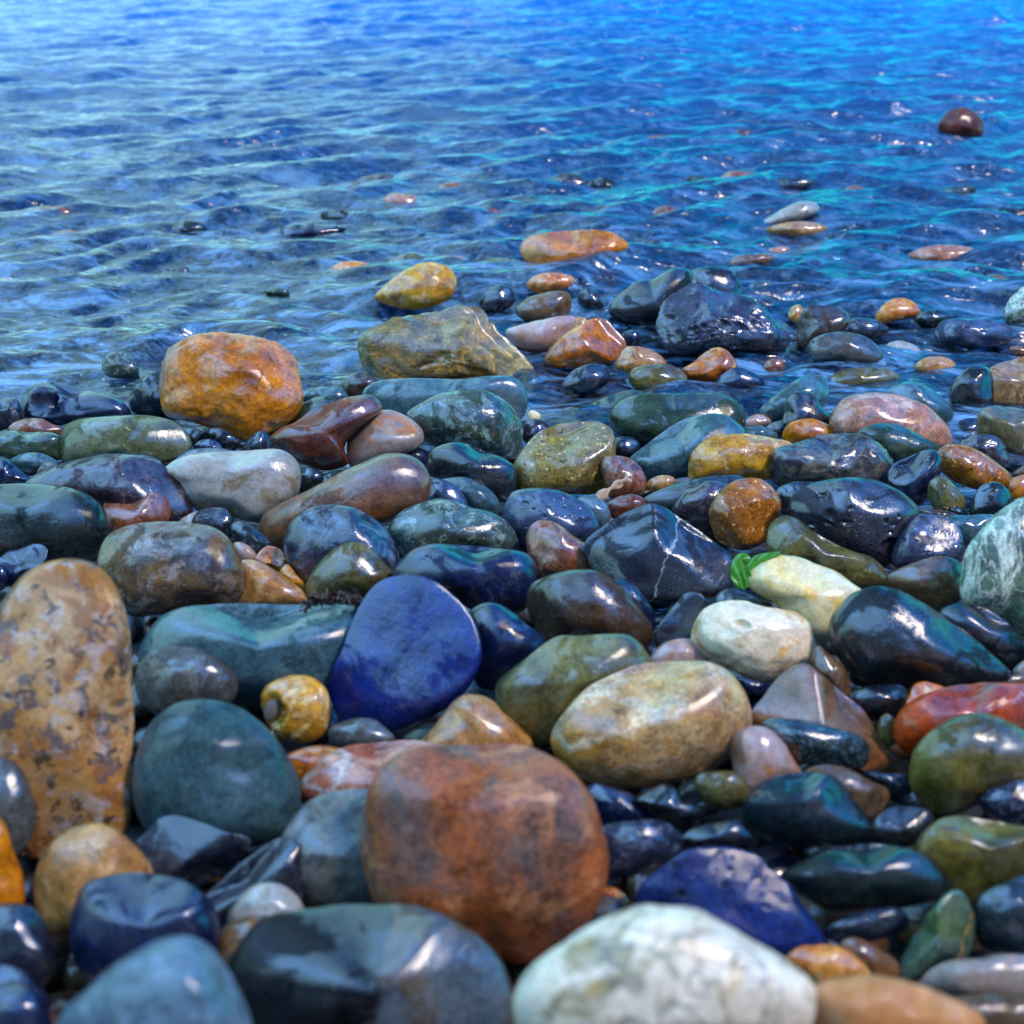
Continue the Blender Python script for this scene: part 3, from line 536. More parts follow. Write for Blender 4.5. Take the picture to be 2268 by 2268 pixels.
S('L','205,1090 330,1010 500,930 700,878 900,868 1100,898 1260,960 1340,1040 1415,1150 1420,1240 1250,1290 900,1350 600,1360 400,1280 270,1190','dkgreen','long glossy dark green stone with a bright blue highlight, lower right',k=6,cuts=[(-.1,.9,.42,.66)])
S('L','505,1490 600,1410 750,1350 900,1318 1030,1318 1112,1390 1115,1460 1000,1520 800,1570 620,1580 530,1540','slate','small slate blue oval pebble below the long dark green one',k=5)
S('L','1030,1810 1080,1640 1180,1480 1280,1320 1400,1208 1480,1203 1550,1300 1582,1420 1565,1560 1510,1690 1320,1720 1200,1810 1120,1860 1050,1860','greenor','upright green stone with an orange vein, lower right',k=6,z=-10,cuts=[(.6,.1,.7,.6),(-.7,.1,.6,.6)])
S('L','1580,1400 1600,1260 1720,1170 1850,1120 1932,1090 2120,1060 2170,1400 2120,1660 1932,1700 1750,1660 1620,1590','dkteal','dark teal stone with a pale drip mark at the lower right edge',k=6)
# centre
S('F','10,460 60,380 110,350 200,378 250,480 240,560 100,500','amber','small amber and cream broken piece behind the navy speckled stone',n=3,z=-5,cuts=[(0,.6,.7,.5)])
S('F','190,560 240,480 300,540 390,660 340,680','yellow','small sharp yellow chip between the tan stone and the navy speckled stone',n=3,z=10)
S('E','1670,330 1760,340 1835,430 1800,490 1690,480','lilac','small violet pebble right behind the brown mottled stone',z=-5)
S('E','1640,220 1700,170 1850,250 1940,350 1860,440 1740,400','dkteal','dark pebble in the gap left of the long smooth brown stone',z=-20)
S('F','-120,470 0,453 100,490 250,590 360,680 390,755 250,800 0,805 -120,770','tan','flat tan stone showing between brown mottled and navy speckled stones',k=5,z=-5)
S('F','218,320 260,200 350,110 480,58 600,53 740,80 860,150 960,240 1015,350 1045,480 990,580 800,640 500,640 380,670 270,540 228,430','navyspeck','round navy stone with grey speckles left of centre',k=6,z=-10)
S('F','968,220 1050,110 1180,43 1320,18 1450,33 1560,78 1700,110 1800,165 1880,280 1900,390 1700,420 1300,440 1080,460 990,370','greenmot','green and grey mottled stone with veins in the centre',k=6)
S('G','500,190 520,168 620,165 720,215 750,310 700,390 640,350','pblue','bright blue pebble behind the pitted blue stone, centre',z=-10)
S('G','-25,300 0,200 50,130 150,98 300,103 450,148 580,218 660,330 685,410 620,520 500,590 300,620 120,590 10,420','porblue','rounded blue stone with tiny pits, centre',k=7,pits=22,psz=.55,z=-5)
S('G','145,450 165,380 230,333 310,333 400,370 500,450 600,520 650,600 660,680 560,740 400,750 250,740 190,640 150,530','rust','brown orange egg shaped pebble in front of the pitted blue stone',k=5,z=-5)
S('G','560,500 700,370 850,280 980,225 1060,218 1180,260 1300,350 1450,450 1600,580 1635,690 1600,830 1450,880 1200,920 900,890 700,790 620,690','slatevein','dark peaked slate stone with a thin white vein, centre',k=6,n=2.6,z=-30,cuts=[(.55,.5,.6,.55),(-.7,.4,.5,.6),(-.05,0,1,.6)],D=.75)
S('F','1010,530 1080,440 1160,380 1300,343 1500,343 1750,368 1932,398 2015,470 2030,620 1970,770 1800,860 1600,820 1400,720 1200,660 1030,620','navy','long dark navy stone with a gold streak, just above centre',k=6,z=-10,cuts=[(0,.92,.36,.7)])
S('G','720,760 850,758 950,820 1010,900 1065,1000 1050,1130 950,1050 850,900','navy','dark navy pebble wedged behind the wet brown round stone',z=-20)
S('G','148,900 180,790 280,728 430,688 600,678 700,710 820,800 900,890 980,990 1042,1090 1035,1210 960,1260 800,1235 500,1240 300,1180 190,1060','dkbrown','wet brown rounded stone in the centre',k=6,z=-8)
S('G','1065,1200 1090,1080 1180,970 1260,870 1320,843 1420,883 1405,980 1345,1110 1320,1220 1200,1270 1090,1260','dkgrey','thin upright dark slate shard left of the big white stone',n=3.5,z=-5,cuts=[(0,.3,.95,.4)],D=.5)
S('G','1030,1330 1080,1240 1160,1190 1260,1173 1370,1190 1445,1265 1440,1360 1300,1410 1100,1400','palepink','small milky white pebble left below the big white stone',z=-10)
S('F','380,670 410,560 500,440 600,360 700,323 790,340 870,400 960,490 1025,570 960,670 800,740 600,760 400,755','olive','olive grey pointed stone with a pale cap, left of the blue triangular one',k=6,z=-8)
S('F','1540,830 1620,770 1720,763 1850,820 1950,900 2060,1000 2090,1110 1920,1220 1750,1370 1600,1350 1565,1110','navy','dark glossy navy stone right of the blue triangular one',k=6,z=-30)
S('E','-80,500 0,430 130,350 250,328 340,370 315,480 200,540 50,640 -60,620','navy','dark blue angular stone at the left edge behind the granite boulder',n=3,cuts=[(0,.6,.8,.5)])
S('E','-80,500 0,478 52,540 35,650 -80,680','navy','small bright blue stone cut by the left edge beside the granite boulder')
S('O','183,1060 205,1010 260,988 350,985 410,1000 445,1038 464,1090 452,1135 400,1152 300,1160 240,1160 198,1110','mottle','brown mottled stone with a rough grey patch, left of centre',k=6,n=2.7)
S('O','260,1250 275,1200 320,1155 400,1138 520,1140 640,1143 690,1155 700,1210 660,1290 610,1325 480,1345 380,1320 300,1300','teal','broad low blue green stone with a bright wet streak, left of the blue triangular one',k=6,n=2.5,z=-20,D=.95,cuts=[(0.05,.92,.38,.55)])
S('E','965,1300 1000,1180 1080,1100 1220,1068 1370,1078 1530,1130 1640,1220 1692,1320 1650,1470 1500,1540 1250,1560 1100,1550 990,1450','grey','grey green pebble ringed with a pale wet rim, above the teal boulder',k=5,z=-5)
S('F','555,1290 600,1150 700,920 800,740 900,620 1000,568 1120,553 1260,590 1400,690 1510,800 1590,930 1628,1080 1605,1240 1490,1420 1300,1560 1050,1660 850,1710 700,1670 600,1530 550,1400','bluetri','large deep blue triangular stone with a flat face, centre',k=6,n=3,z=-10,cuts=[(0,.42,.9,.45)],D=.55)
S('F','60,1430 100,1350 180,1300 300,1270 430,1290 520,1370 556,1480 548,1600 500,1700 400,1760 270,1740 170,1690 100,1600','shell','golden yellow rounded shell with a broken opening',k=5,name='sea_shell',cat='shell',z=5,shell=1)
S('F','545,1660 650,1600 760,1578 860,1590 950,1650 1015,1730 920,1810 650,1830 560,1770','grey','small grey pebble in front of the blue triangular stone',z=5)
S('F','1180,1780 1280,1650 1380,1520 1480,1430 1580,1413 1700,1450 1800,1550 1900,1640 2005,1770 2005,1870 1600,1930 1250,1890','tan','pale tan pointed stone behind the large rust red boulder',k=5)
S('G','-70,1600 -60,1500 0,1430 120,1330 240,1230 370,1163 550,1148 750,1143 880,1148 970,1210 1010,1290 1035,1370 800,1490 550,1650 400,1870 250,1960 100,1880 -50,1780','olive','smooth olive green bean shaped stone, centre',k=6,z=-30,cuts=[(-.1,.75,.6,.7)],D=.8)
S('O','1040,1400 1060,1350 1110,1295 1190,1255 1270,1247 1350,1253 1400,1298 1417,1350 1402,1410 1345,1452 1260,1478 1190,1488 1120,1478 1060,1445','band','large banded tan and cream stone, right of centre',k=6,z=5,cuts=[(-.2,.82,.55,.62)])
# --- foreground
S('O','-60,1200 0,1140 50,1080 110,1053 170,1058 215,1100 240,1170 248,1300 250,1500 235,1575 180,1610 60,1620 -80,1560 -100,1350','granite','tall blurred granite boulder with orange patches at the left edge',k=6,n=2.6,z=-15,D=.55,wet=.3)
S('O','256,1430 290,1360 340,1327 390,1320 450,1335 510,1380 550,1440 568,1505 545,1565 470,1600 350,1600 280,1570 252,1510','tealbig','large rounded teal boulder with a fine crack, lower left',k=6,wet=.45)
S('F','200,1880 420,1780 600,1790 700,1830 640,1950 500,2040 280,2040','amber','dark amber stone in the shade right of the teal boulder',z=-20)
S('O','555,1500 600,1440 640,1412 720,1400 800,1398 870,1430 820,1510 700,1540 600,1530','redstripe','flat red and white striped stone behind the rust red boulder',k=5,z=-10,cuts=[(0,.85,.5,.5)])
S('O','525,1610 555,1535 610,1497 700,1490 770,1500 790,1680 720,1720 610,1720 550,1690','grey','grey green block stone left behind the rust red boulder',k=5,n=2.8,cuts=[(0,.8,.6,.6)])
S('K','560,480 640,430 740,455 860,490 970,560 1090,690 1010,740 800,760 680,740 590,620','navy','dark navy pebble in the gap right of the rust red boulder',z=-10)
S('K','920,550 1020,480 1130,438 1215,470 1265,560 1350,580 1425,660 1380,740 1280,770 1150,730 1030,650','black','black glossy pebble with white sparkles under the banded tan stone',z=-5)
S('K','1340,430 1370,370 1480,348 1640,352 1720,450 1740,570 1600,620 1480,620 1385,530','olive','dark olive pebble left below the pale pink egg',z=-15)
S('K','560,860 640,760 760,718 900,703 1060,698 1180,738 1252,820 1245,910 1130,1000 1000,1060 800,1120 660,1120 580,1000','navyspeck','blue violet oval stone right of the rust red boulder',k=6,z=-5)
S('K','1230,860 1300,770 1500,710 1700,700 1800,860 1700,960 1400,960','black','dark flat stone in deep shade above the pitted deep blue stone',z=-25)
S('K','620,1200 720,1168 830,1208 895,1300 850,1370 680,1370','amber','small orange brown pebble below the right foot of the rust red boulder',z=-10)
S('K','560,1370 625,1275 700,1240 790,1248 860,1320 800,1420 650,1480 560,1470','grey','small grey pebble between the rust red boulder and white marbled stone',z=-5)
S('O','684,1590 688,1520 705,1465 760,1420 860,1402 960,1402 1050,1430 1110,1498 1140,1590 1136,1690 1100,1750 1050,1792 985,1818 900,1800 800,1780 710,1710','rust2','very large rounded rust red boulder in the lower centre',k=6,z=-20,wet=.35,D=.8,n=2.8,cuts=[(0,.92,.38,.80)])
S('K','925,1290 960,1170 1080,1070 1200,975 1320,915 1500,898 1650,903 1800,958 1865,1030 2015,1150 2115,1300 2215,1450 2282,1590 2200,1690 1900,1730 1600,1620 1400,1500 1200,1440 1000,1400','bluepor','large deep blue pitted stone, lower right of centre',k=7,pits=30,psz=.6,n=2.7,z=-30,cuts=[(.1,.5,.85,.6)],D=.65,wet=.3)
S('L','590,1610 680,1530 780,1548 900,1618 1010,1690 1045,1810 950,1860 830,1820 680,1720','brown','small brown violet stone behind the blurred orange stone, lower right',z=-10)
S('L','225,1680 300,1610 430,1588 570,1588 700,1640 790,1720 845,1810 760,1900 600,1930 400,1890 270,1800','apricot','blurred amber orange stone right of the white marbled stone',k=5,z=-5)
S('L','1190,1880 1280,1760 1420,1698 1600,1678 1800,1648 1932,1658 2120,1700 2170,1900 2000,2020 1600,2010 1300,1970','lilac','blurred violet grey stone at the lower right corner',k=5,z=-10)
S('L','1200,2030 1400,1960 1650,1940 1932,1950 2150,2000 2200,2250 1800,2330 1300,2250','greyb','blurred brown grey stone at the bottom right corner',k=5)
S('L','370,2000 420,1890 600,1828 850,1798 1050,1838 1250,1900 1480,2000 1650,2120 1600,2330 1200,2450 700,2420 420,2250','peach','very blurred peach orange stone at the bottom edge, right',k=5,near=.70,z=0,wet=.2)
S('K','60,1980 150,1780 280,1660 450,1550 600,1450 760,1360 900,1310 1000,1298 1150,1318 1350,1333 1500,1400 1764,1550 1965,1680 2120,1800 2200,1900 2220,2050 2100,2300 1700,2500 1000,2520 400,2400 120,2250','marble','large white marbled stone with olive stains, bottom centre right',k=6,near=.93,z=40,wet=.5)
S('I','950,660 1050,560 1150,462 1290,448 1450,500 1600,560 1790,622 1720,760 1500,900 1300,1000 1050,980 960,820','slate','dark blue faceted stone below the teal boulder, lower left',k=5,n=3.5,z=-30,cuts=[(-.15,.35,.92,.4),(.5,-.6,.6,.5)])
S('O','370,1720 430,1650 505,1592 548,1578 572,1620 570,1690 500,1760 410,1780','slate','long dark blue bar shaped stone with bright edges, lower left',k=5,n=3.5,z=-35,cuts=[(-.5,.75,.4,.35),(.3,-.3,.9,.5)])
S('O','62,1670 90,1600 140,1560 190,1555 240,1580 288,1640 275,1720 180,1760 85,1750','tan','blurred tan stone below the granite boulder, lower left',k=5,z=-10,wet=.5)
S('O','-60,1450 0,1424 40,1450 66,1520 55,1590 0,1640 -60,1620','grey','blurred grey olive stone at the left edge in front of the granite',k=5)
S('O','-60,1560 0,1543 25,1600 47,1680 30,1750 -60,1760','orange','blurred orange stone cut by the left edge',k=5,wet=.4)
S('O','-60,1730 10,1705 65,1715 92,1760 100,1840 20,1880 -60,1860','slate','blurred grey blue stone at the left edge, lower left',k=5,z=5)
S('O','-60,1850 10,1820 60,1840 95,1900 60,1960 -60,1960','navy','dark blurred stone near the bottom left corner',z=-15)
S('O','136,1740 160,1670 220,1647 290,1650 360,1668 402,1712 410,1800 340,1860 250,1880 170,1860 135,1800','navy','blurred dark blue oval stone with a bright rim, lower left',k=6,cuts=[(0,.8,.6,.75)])
S('O','428,1735 450,1695 480,1670 520,1666 560,1690 580,1735 560,1780 450,1780','palegrey','small pale round pebble above the wet blue brown stone, lower left',k=5,z=-20)
S('O','380,1810 415,1755 470,1728 540,1740 560,1800 480,1880 400,1870','greyb','grey brown stone behind the left end of the wet blue brown stone',z=-20)
S('O','430,1870 452,1790 500,1735 600,1708 700,1703 800,1712 880,1748 930,1798 962,1865 970,1960 900,2020 650,2030 480,1990','split','large wet blue and brown stone with a clear facet, bottom centre left',k=6,z=-10,cuts=[(-.2,.75,.6,.65),(.65,.2,.75,.86)])
S('O','-60,1900 0,1853 45,1853 82,1890 95,1960 60,2030 -60,2030','navy','bright deep blue blurred stone in the bottom left corner',blue=1)
S('O','90,1990 120,1910 170,1860 240,1805 310,1773 375,1773 420,1808 452,1870 475,1950 475,2080 250,2120 100,2080','pblue','very blurred pale blue stone at the bottom edge, left',k=6,near=.80,wet=.5)
S('O','845,1945 870,1912 905,1912 935,1945 920,1980 860,1980','teal','tiny blurred blue pebble at the bottom edge beside the white marbled stone',z=20)
# ------------------------------------------------------------------ outlines -> radial profiles
TH = np.linspace(-math.pi, math.pi, 361)
def closed_spline(P, m=14):
    n = len(P); out = []
    for i in range(n):
        p0, p1, p2, p3 = P[i-1], P[i], P[(i+1) % n], P[(i+2) % n]
        a = 0.5
        t0 = 0; t1 = max(1e-3, np.linalg.norm(p1-p0))**a; t2 = t1 + max(1e-3, np.linalg.norm(p2-p1))**a; t3 = t2 + max(1e-3, np.linalg.norm(p3-p2))**a
        for t in np.linspace(t1, t2, m, endpoint=False):
            A1 = (t1-t)/(t1-t0)*p0+(t-t0)/(t1-t0)*p1; A2 = (t2-t)/(t2-t1)*p1+(t-t1)/(t2-t1)*p2; A3 = (t3-t)/(t3-t2)*p2+(t-t2)/(t3-t2)*p3
            B1 = (t2-t)/(t2-t0)*A1+(t-t0)/(t2-t0)*A2; B2 = (t3-t)/(t3-t1)*A2+(t-t1)/(t3-t1)*A3
            out.append((t2-t)/(t2-t1)*B1+(t-t1)/(t2-t1)*B2)
    return np.array(out)
def prep(s):
    Q = closed_spline(s['P'])
    x, y = Q[:, 0], Q[:, 1]
    cr = x * np.roll(y, -1) - np.roll(x, -1) * y; A = cr.sum() / 2
    cx = ((x + np.roll(x, -1)) * cr).sum() / (6 * A); cy = ((y + np.roll(y, -1)) * cr).sum() / (6 * A)
    Qd = np.concatenate([Q + (np.roll(Q, -1, 0) - Q) * t for t in (0, .25, .5, .75)])
    dx = Qd[:, 0] - cx; dy = -(Qd[:, 1] - cy)
    th = np.arctan2(dy, dx); rr = np.hypot(dx, dy)
    prof = np.full(360, np.nan); idx = ((th + math.pi) / (2 * math.pi) * 360).astype(int) % 360
    for i, r in zip(idx, rr):
        if not prof[i] > r: prof[i] = r
    ok = ~np.isnan(prof); g = np.arange(360)
    prof = np.interp(g, np.concatenate([g[ok]-360, g[ok], g[ok]+360]), np.concatenate([prof[ok]]*3))
    for _ in range(3): prof = (np.roll(prof, 1) + 2 * prof + np.roll(prof, -1)) / 4
    s['c'] = (cx, cy); s['prof'] = prof
    s['hw'] = (x.max() - x.min()) / 2; s['hh'] = (y.max() - y.min()) / 2; s['ymax'] = y.max(); s['xm'] = (x.max() + x.min()) / 2
    s['key'] = s['ymax'] + s.get('z', 0)
    s['Dp'] = 0.82 * math.sqrt(s['hw'] * s['hh']) * s.get('D', 1.0)
    s['Dp'] = min(s['Dp'], 1.5 * min(s['hw'], s['hh']))
    s['nn'] = s.get('n', 2.3)
def rad(s, th):
    u = (th + math.pi) / (2 * math.pi) * 360 - .5
    i = np.floor(u).astype(int); f = u - i; p = s['prof']
    return p[i % 360] * (1 - f) + p[(i + 1) % 360] * f
for s in ST:
    prep(s)
    cx, cy = s['c']; px = min(max(s['xm'], -200), 2468)
    if s.get('w'): s['t'] = hit(px, s['ymax'] - 2 * s['hh'] * s.get('wl', .12), water=True)
    elif 'sub' in s:
        s['t'] = (-(s['sub'] * .5 + .001) - H) / ray(px, s['ymax'] - s['hh'] * 1.2)[2]
    else: s['t'] = hit(px, min(s['ymax'], 2450) - .25 * s['hh'])
    s['t'] *= s.get('near', 1.0)
    s['t0'] = s['t']
# dim stones lying on the bed under the ripples
_r = random.Random(77); SUBS = []
for (x0, x1, y0, y1, n_, where) in ((-40, 800, 470, 800, 16, 'left of the yellow egg'), (800, 1560, 330, 640, 22, 'behind the long orange brown block'),
                                    (1500, 2268, 400, 860, 22, 'towards the right edge')):
    PL_ = [(p_, z_) for p_ in ('rust', 'olive', 'green', 'dkbrown', 'slate', 'purple', 'tan', 'dkgrey', 'palegrey', 'navy', 'pink') for z_ in (0, 1)]; _r.shuffle(PL_)
    for q in range(n_):
        cx = _r.uniform(x0, x1); cy = _r.uniform(y0, y1); PZ = PL_[q]; wd = (_r.uniform(26, 38) if PZ[1] else _r.uniform(46, 74)) * (.55 + cy / 1400); ht = wd * _r.uniform(.28, .45); a0 = _r.uniform(-.12, .2)
        if any(abs(cx - s_['c'][0]) < (wd + s_['hw']) * .8 and abs(cy - s_['c'][1]) < (ht + s_['hh']) * .8 for s_ in ST + SUBS if s_.get('c')): continue
        pts = []
        for j in range(10):
            t_ = -j / 10 * 6.283; r_ = _r.uniform(.85, 1.12); X_ = wd * r_ * math.cos(t_); Y_ = ht * r_ * math.sin(t_)
            pts.append((cx + X_ * math.cos(a0) + Y_ * math.sin(a0), cy - X_ * math.sin(a0) + Y_ * math.cos(a0)))
        s_ = dict(P=np.array(pts), pal=PZ[0],
                  label='dim rounded stone under the rippled water ' + where, i=500 + len(SUBS), group='dim submerged stones', sub=_r.uniform(.008, .024), k=4)
        s_['label'] = 'dim %s %s stone under water %s' % ('small' if PZ[1] else 'broad', {'rust': 'rust red', 'dkbrown': 'dark brown', 'slate': 'slate blue', 'dkgrey': 'dark grey', 'palegrey': 'pale grey'}.get(s_['pal'], s_['pal']), where)
        prep(s_); s_['t'] = (-(s_['sub'] * .5 + .001) - H) / ray(cx, cy + ht * .3)[2]; SUBS.append(s_)
# keep nearer stones in front of the ones they hide: move stones along the beach until they stop interpenetrating
ST.sort(key=lambda s: s['key'])
G = 8.0
def frontmap(s):
    cx, cy = s['c']
    x0 = int(max(0, (cx - s['hw'] * 1.6) / G)); x1 = int(min(2268 / G, (cx + s['hw'] * 1.6) / G)); y0 = int(max(0, (cy - s['hh'] * 1.6) / G)); y1 = int(min(2268 / G, (cy + s['hh'] * 1.6) / G))
    X, Y = np.meshgrid((np.arange(x0, x1) + .5) * G, (np.arange(y0, y1) + .5) * G)
    dx = X - cx; dy = -(Y - cy); rho = np.hypot(dx, dy) / rad(s, np.arctan2(dy, dx))
    d = np.where(rho < 1, s['Dp'] / F * (1 - np.minimum(rho, 1) ** s['nn']) ** (1 / s['nn']), np.nan)
    M = np.full((284, 284), np.nan); M[y0:y1, x0:x1] = d
    return M
maps = [frontmap(s) for s in ST]
pairs = []
for i in range(len(ST)):
    if 'sub' in ST[i]: continue
    for j in range(i + 1, len(ST)):
        if 'sub' in ST[j]: continue
        ov = ~np.isnan(maps[i]) & ~np.isnan(maps[j])
        if ov.sum() > 2:
            ratio = ((1 - maps[j][ov]) / (1 - maps[i][ov]))   # need t_i*(1-d_i) > t_j*(1-d_j)
            pairs.append((i, j, float(np.percentile(ratio, 98))))
for it in range(400):
    worst = 0
    for i, j, r in pairs:
        need = r * 1.002; cur = ST[i]['t'] / ST[j]['t']
        if cur < need:
            e = math.log(need / cur) * .5; worst = max(worst, e)
            fi = .15 if ST[i].get('w') else .5; fj = .15 if ST[j].get('w') else .5; q = fi + fj
            ST[i]['t'] *= math.exp(e * 2 * fi / q); ST[j]['t'] *= math.exp(-e * 2 * fj / q)
    for s in ST: s['t'] *= math.exp(.02 * math.log(s['t0'] / s['t']))
print('solver worst', worst, 'max drift', max(abs(math.log(s['t'] / s['t0'])) for s in ST))

def build_stone(s):
    rnd = random.Random(1000 + s['i'])
    k = s.get('k', 5 if s['hw'] * s['hh'] > 1500 else 4)
    v, f = ico(k)
    t = s['t']; sc_ = t / F
    n = s['nn']
    # local frame: x right, y up in the image plane, z towards the camera
    a, b, c = v[:, 0], v[:, 1], v[:, 2]
    q = np.hypot(a, b)
    m = (np.maximum(q, 1e-9) ** n + np.abs(c) ** n) ** (-1 / n)
    p = v * m[:, None]
    if k >= 7: p[:, 2] *= 1
    cuts = list(s.get('cuts', []))
    for _ in range(0 if s.get('shell') else 3 if not s.get('cuts') else 1):
        th = rnd.uniform(0, 2 * math.pi); cc = rnd.uniform(.35, .85); ss = math.sqrt(1 - cc * cc)
        cuts.append((ss * math.cos(th), ss * math.sin(th), cc, rnd.uniform(.86, .95)))
    for (nx, ny, nz, d) in cuts:
        nv = np.array([nx, ny, nz]); nv = nv / np.linalg.norm(nv)
        h = p @ nv; w_ = .11
        over = np.where(h > d - w_, np.where(h > d + w_, h - d, (h - d + w_) ** 2 / (4 * w_)), 0)
        # slide back along the view axis so the outline stays
        sl = over / max(nv[2], .25)
        sl = np.minimum(sl, np.maximum(p[:, 2] + .2, 0))
        p[:, 2] -= sl * .92
    # uneven surface
    fr = 1.6; off = Vector((s['i'] * 3.7, s['i'] * 1.3, 5.1))
    rough = s.get('rough', .006)
    disp = np.empty(len(p))
    for i, q_ in enumerate(p):
        V_ = Vector(q_)
        disp[i] = .035 * mnoise.noise(V_ * 1.5 + off) + .014 * mnoise.noise(V_ * 3.6 + off)
        if rough > .007: disp[i] += rough * 1.1 * (mnoise.fractal(V_ * 3.2 + off, .8, 2.1, 5) )
    if s.get('hollow'):
        hd = np.hypot((p[:, 0] + .52) / .30, (p[:, 1] - .05) / .42); disp -= np.where(p[:, 2] > 0, .8 * np.clip(1 - hd, 0, 1) ** .6, 0)
    if s.get('shell'):
        hd = np.hypot((p[:, 0] + .66) / .30, (p[:, 1] + .12) / .50); disp -= np.where(p[:, 2] > -.2, .55 * np.clip(1 - hd, 0, 1) ** .5, 0)
        disp += .008 * np.sin(14 * np.arctan2(p[:, 1] - .1, p[:, 0] + .3)) * (p[:, 2] > 0)
    holes = list(s.get('holes', []))
    for _ in range(s.get('pits', 0)):
        rr_ = math.sqrt(rnd.random()) * .85; aa = rnd.uniform(0, 6.28); q_ = rnd.uniform(.03, .10) * s.get('psz', 1) * (1.6 if rnd.random() < .12 else 1)
        holes.append((rr_ * math.cos(aa), rr_ * math.sin(aa), q_, q_ * .9))
    for (hx, hy, hr, hd_) in holes:
        dd = np.hypot((p[:, 0] - hx) / 1.15, p[:, 1] - hy) / hr
        disp -= np.where((p[:, 2] > 0) & (dd < 1), hd_ * .8 * (1 - dd ** 2) ** 1.2, 0)
        disp += np.where((p[:, 2] > 0) & (dd < 1.5) & (dd > .8), hd_ * .06 * np.sin((dd - .8) / .7 * math.pi), 0)
    p = p * (1 + disp)[:, None]
    th = np.arctan2(p[:, 1], p[:, 0]); rho = np.hypot(p[:, 0], p[:, 1])
    r = rad(s, th) * rho * sc_
    X = r * np.cos(th); Y = r * np.sin(th); Z = p[:, 2] * s['Dp'] * sc_
    Z = np.where(Z < 0, Z * 1.15, Z)
    cx, cy = s['c']
    C = CAM + ray(cx, cy) * t
    tow = -ray(cx, cy); tow = tow / np.linalg.norm(tow)
    P = X[:, None] * RIGHT + Y[:, None] * UP + Z[:, None] * tow
    sz = math.sqrt(s['hw'] * s['hh']) * 2 * sc_
    dk = s.get('dark', 1.0)
    mat = stone_mat(s['pal'], sz, s['i'], s.get('wet', .8), dk)
    zmin = P[:, 2].min()
    o = mesh_obj(s.get('name', 'stone' if sz > .035 else 'pebble'), P - np.array([0, 0, zmin]), f, mat)
    o.location = C + np.array([0, 0, zmin])
    tag(o, s['label'], s.get('cat', 'stone' if sz > .035 else 'pebble'), s.get('group', 'wet beach stones'))
    s['obj'] = o; s['C'] = C; s['sz'] = sz
    return o
for s in ST: build_stone(s)
for s in SUBS: build_stone(s)
bpy.context.view_layer.update()
# ------------------------------------------------------------------ beach ground and sea bed (one sheet to the horizon)
def simple_mat(name, base, rough=.8, attr=None, coat=0.0, nscale=60, c2=None):
    m = bpy.data.materials.new(name); m.use_nodes = True; nt = m.node_tree; L = nt.links.new
    p = nt.nodes['Principled BSDF']; p.inputs['Roughness'].default_value = rough
    n = N(nt, 'ShaderNodeTexNoise'); n.inputs['Scale'].default_value = nscale; n.inputs['Detail'].default_value = 6
    tcn = N(nt, 'ShaderNodeTexCoord'); L(tcn.outputs['Object'], n.inputs['Vector'])
    mxn = N(nt, 'ShaderNodeMix', data_type='RGBA'); L(n.outputs[0], mxn.inputs['Factor'])
    mxn.inputs['A'].default_value = base; mxn.inputs['B'].default_value = c2 or tuple(v * .45 for v in base[:3]) + (1,)
    col = mxn.outputs['Result']
    if attr:
        at = N(nt, 'ShaderNodeAttribute', attribute_name=attr)
        mu = N(nt, 'ShaderNodeMix', data_type='RGBA', blend_type='MULTIPLY'); mu.inputs['Factor'].default_value = 1
        r = N(nt, 'ShaderNodeMapRange'); L(n.outputs[0], r.inputs['Value']); r.inputs['From Min'].default_value = .3; r.inputs['From Max'].default_value = .7
        r.inputs['To Min'].default_value = .6; r.inputs['To Max'].default_value = 1.3
        L(at.outputs['Color'], mu.inputs['A']); L(r.outputs[0], mu.inputs['B']); col = mu.outputs['Result']
    L(col, p.inputs['Base Color'])
    b = N(nt, 'ShaderNodeBump'); b.inputs['Strength'].default_value = .5; b.inputs['Distance'].default_value = .003
    L(n.outputs[0], b.inputs['Height']); L(b.outputs[0], p.inputs['Normal'])
    p.inputs['Coat Weight'].default_value = coat; p.inputs['Coat Roughness'].default_value = .1
    return m
ys = np.concatenate([-np.geomspace(60, 2, 14), np.linspace(-1.5, 5, 60), np.geomspace(5.5, 400, 24)])
xs = np.concatenate([-np.geomspace(400, 3, 16), np.linspace(-2.5, 2.5, 30), np.geomspace(3, 400, 16)])
GX, GY = np.meshgrid(xs, ys); GZ = ground(GY) - .045
V = np.stack([GX, GY, GZ], -1).reshape(-1, 3); nx_ = len(xs)
Fc = [(j * nx_ + i, j * nx_ + i + 1, (j + 1) * nx_ + i + 1, (j + 1) * nx_ + i) for j in range(len(ys) - 1) for i in range(nx_ - 1)]
g = mesh_obj('ground', V, Fc, simple_mat('wet_shingle', (.030, .030, .030, 1), .7, nscale=80)); tag(g, kind='structure')

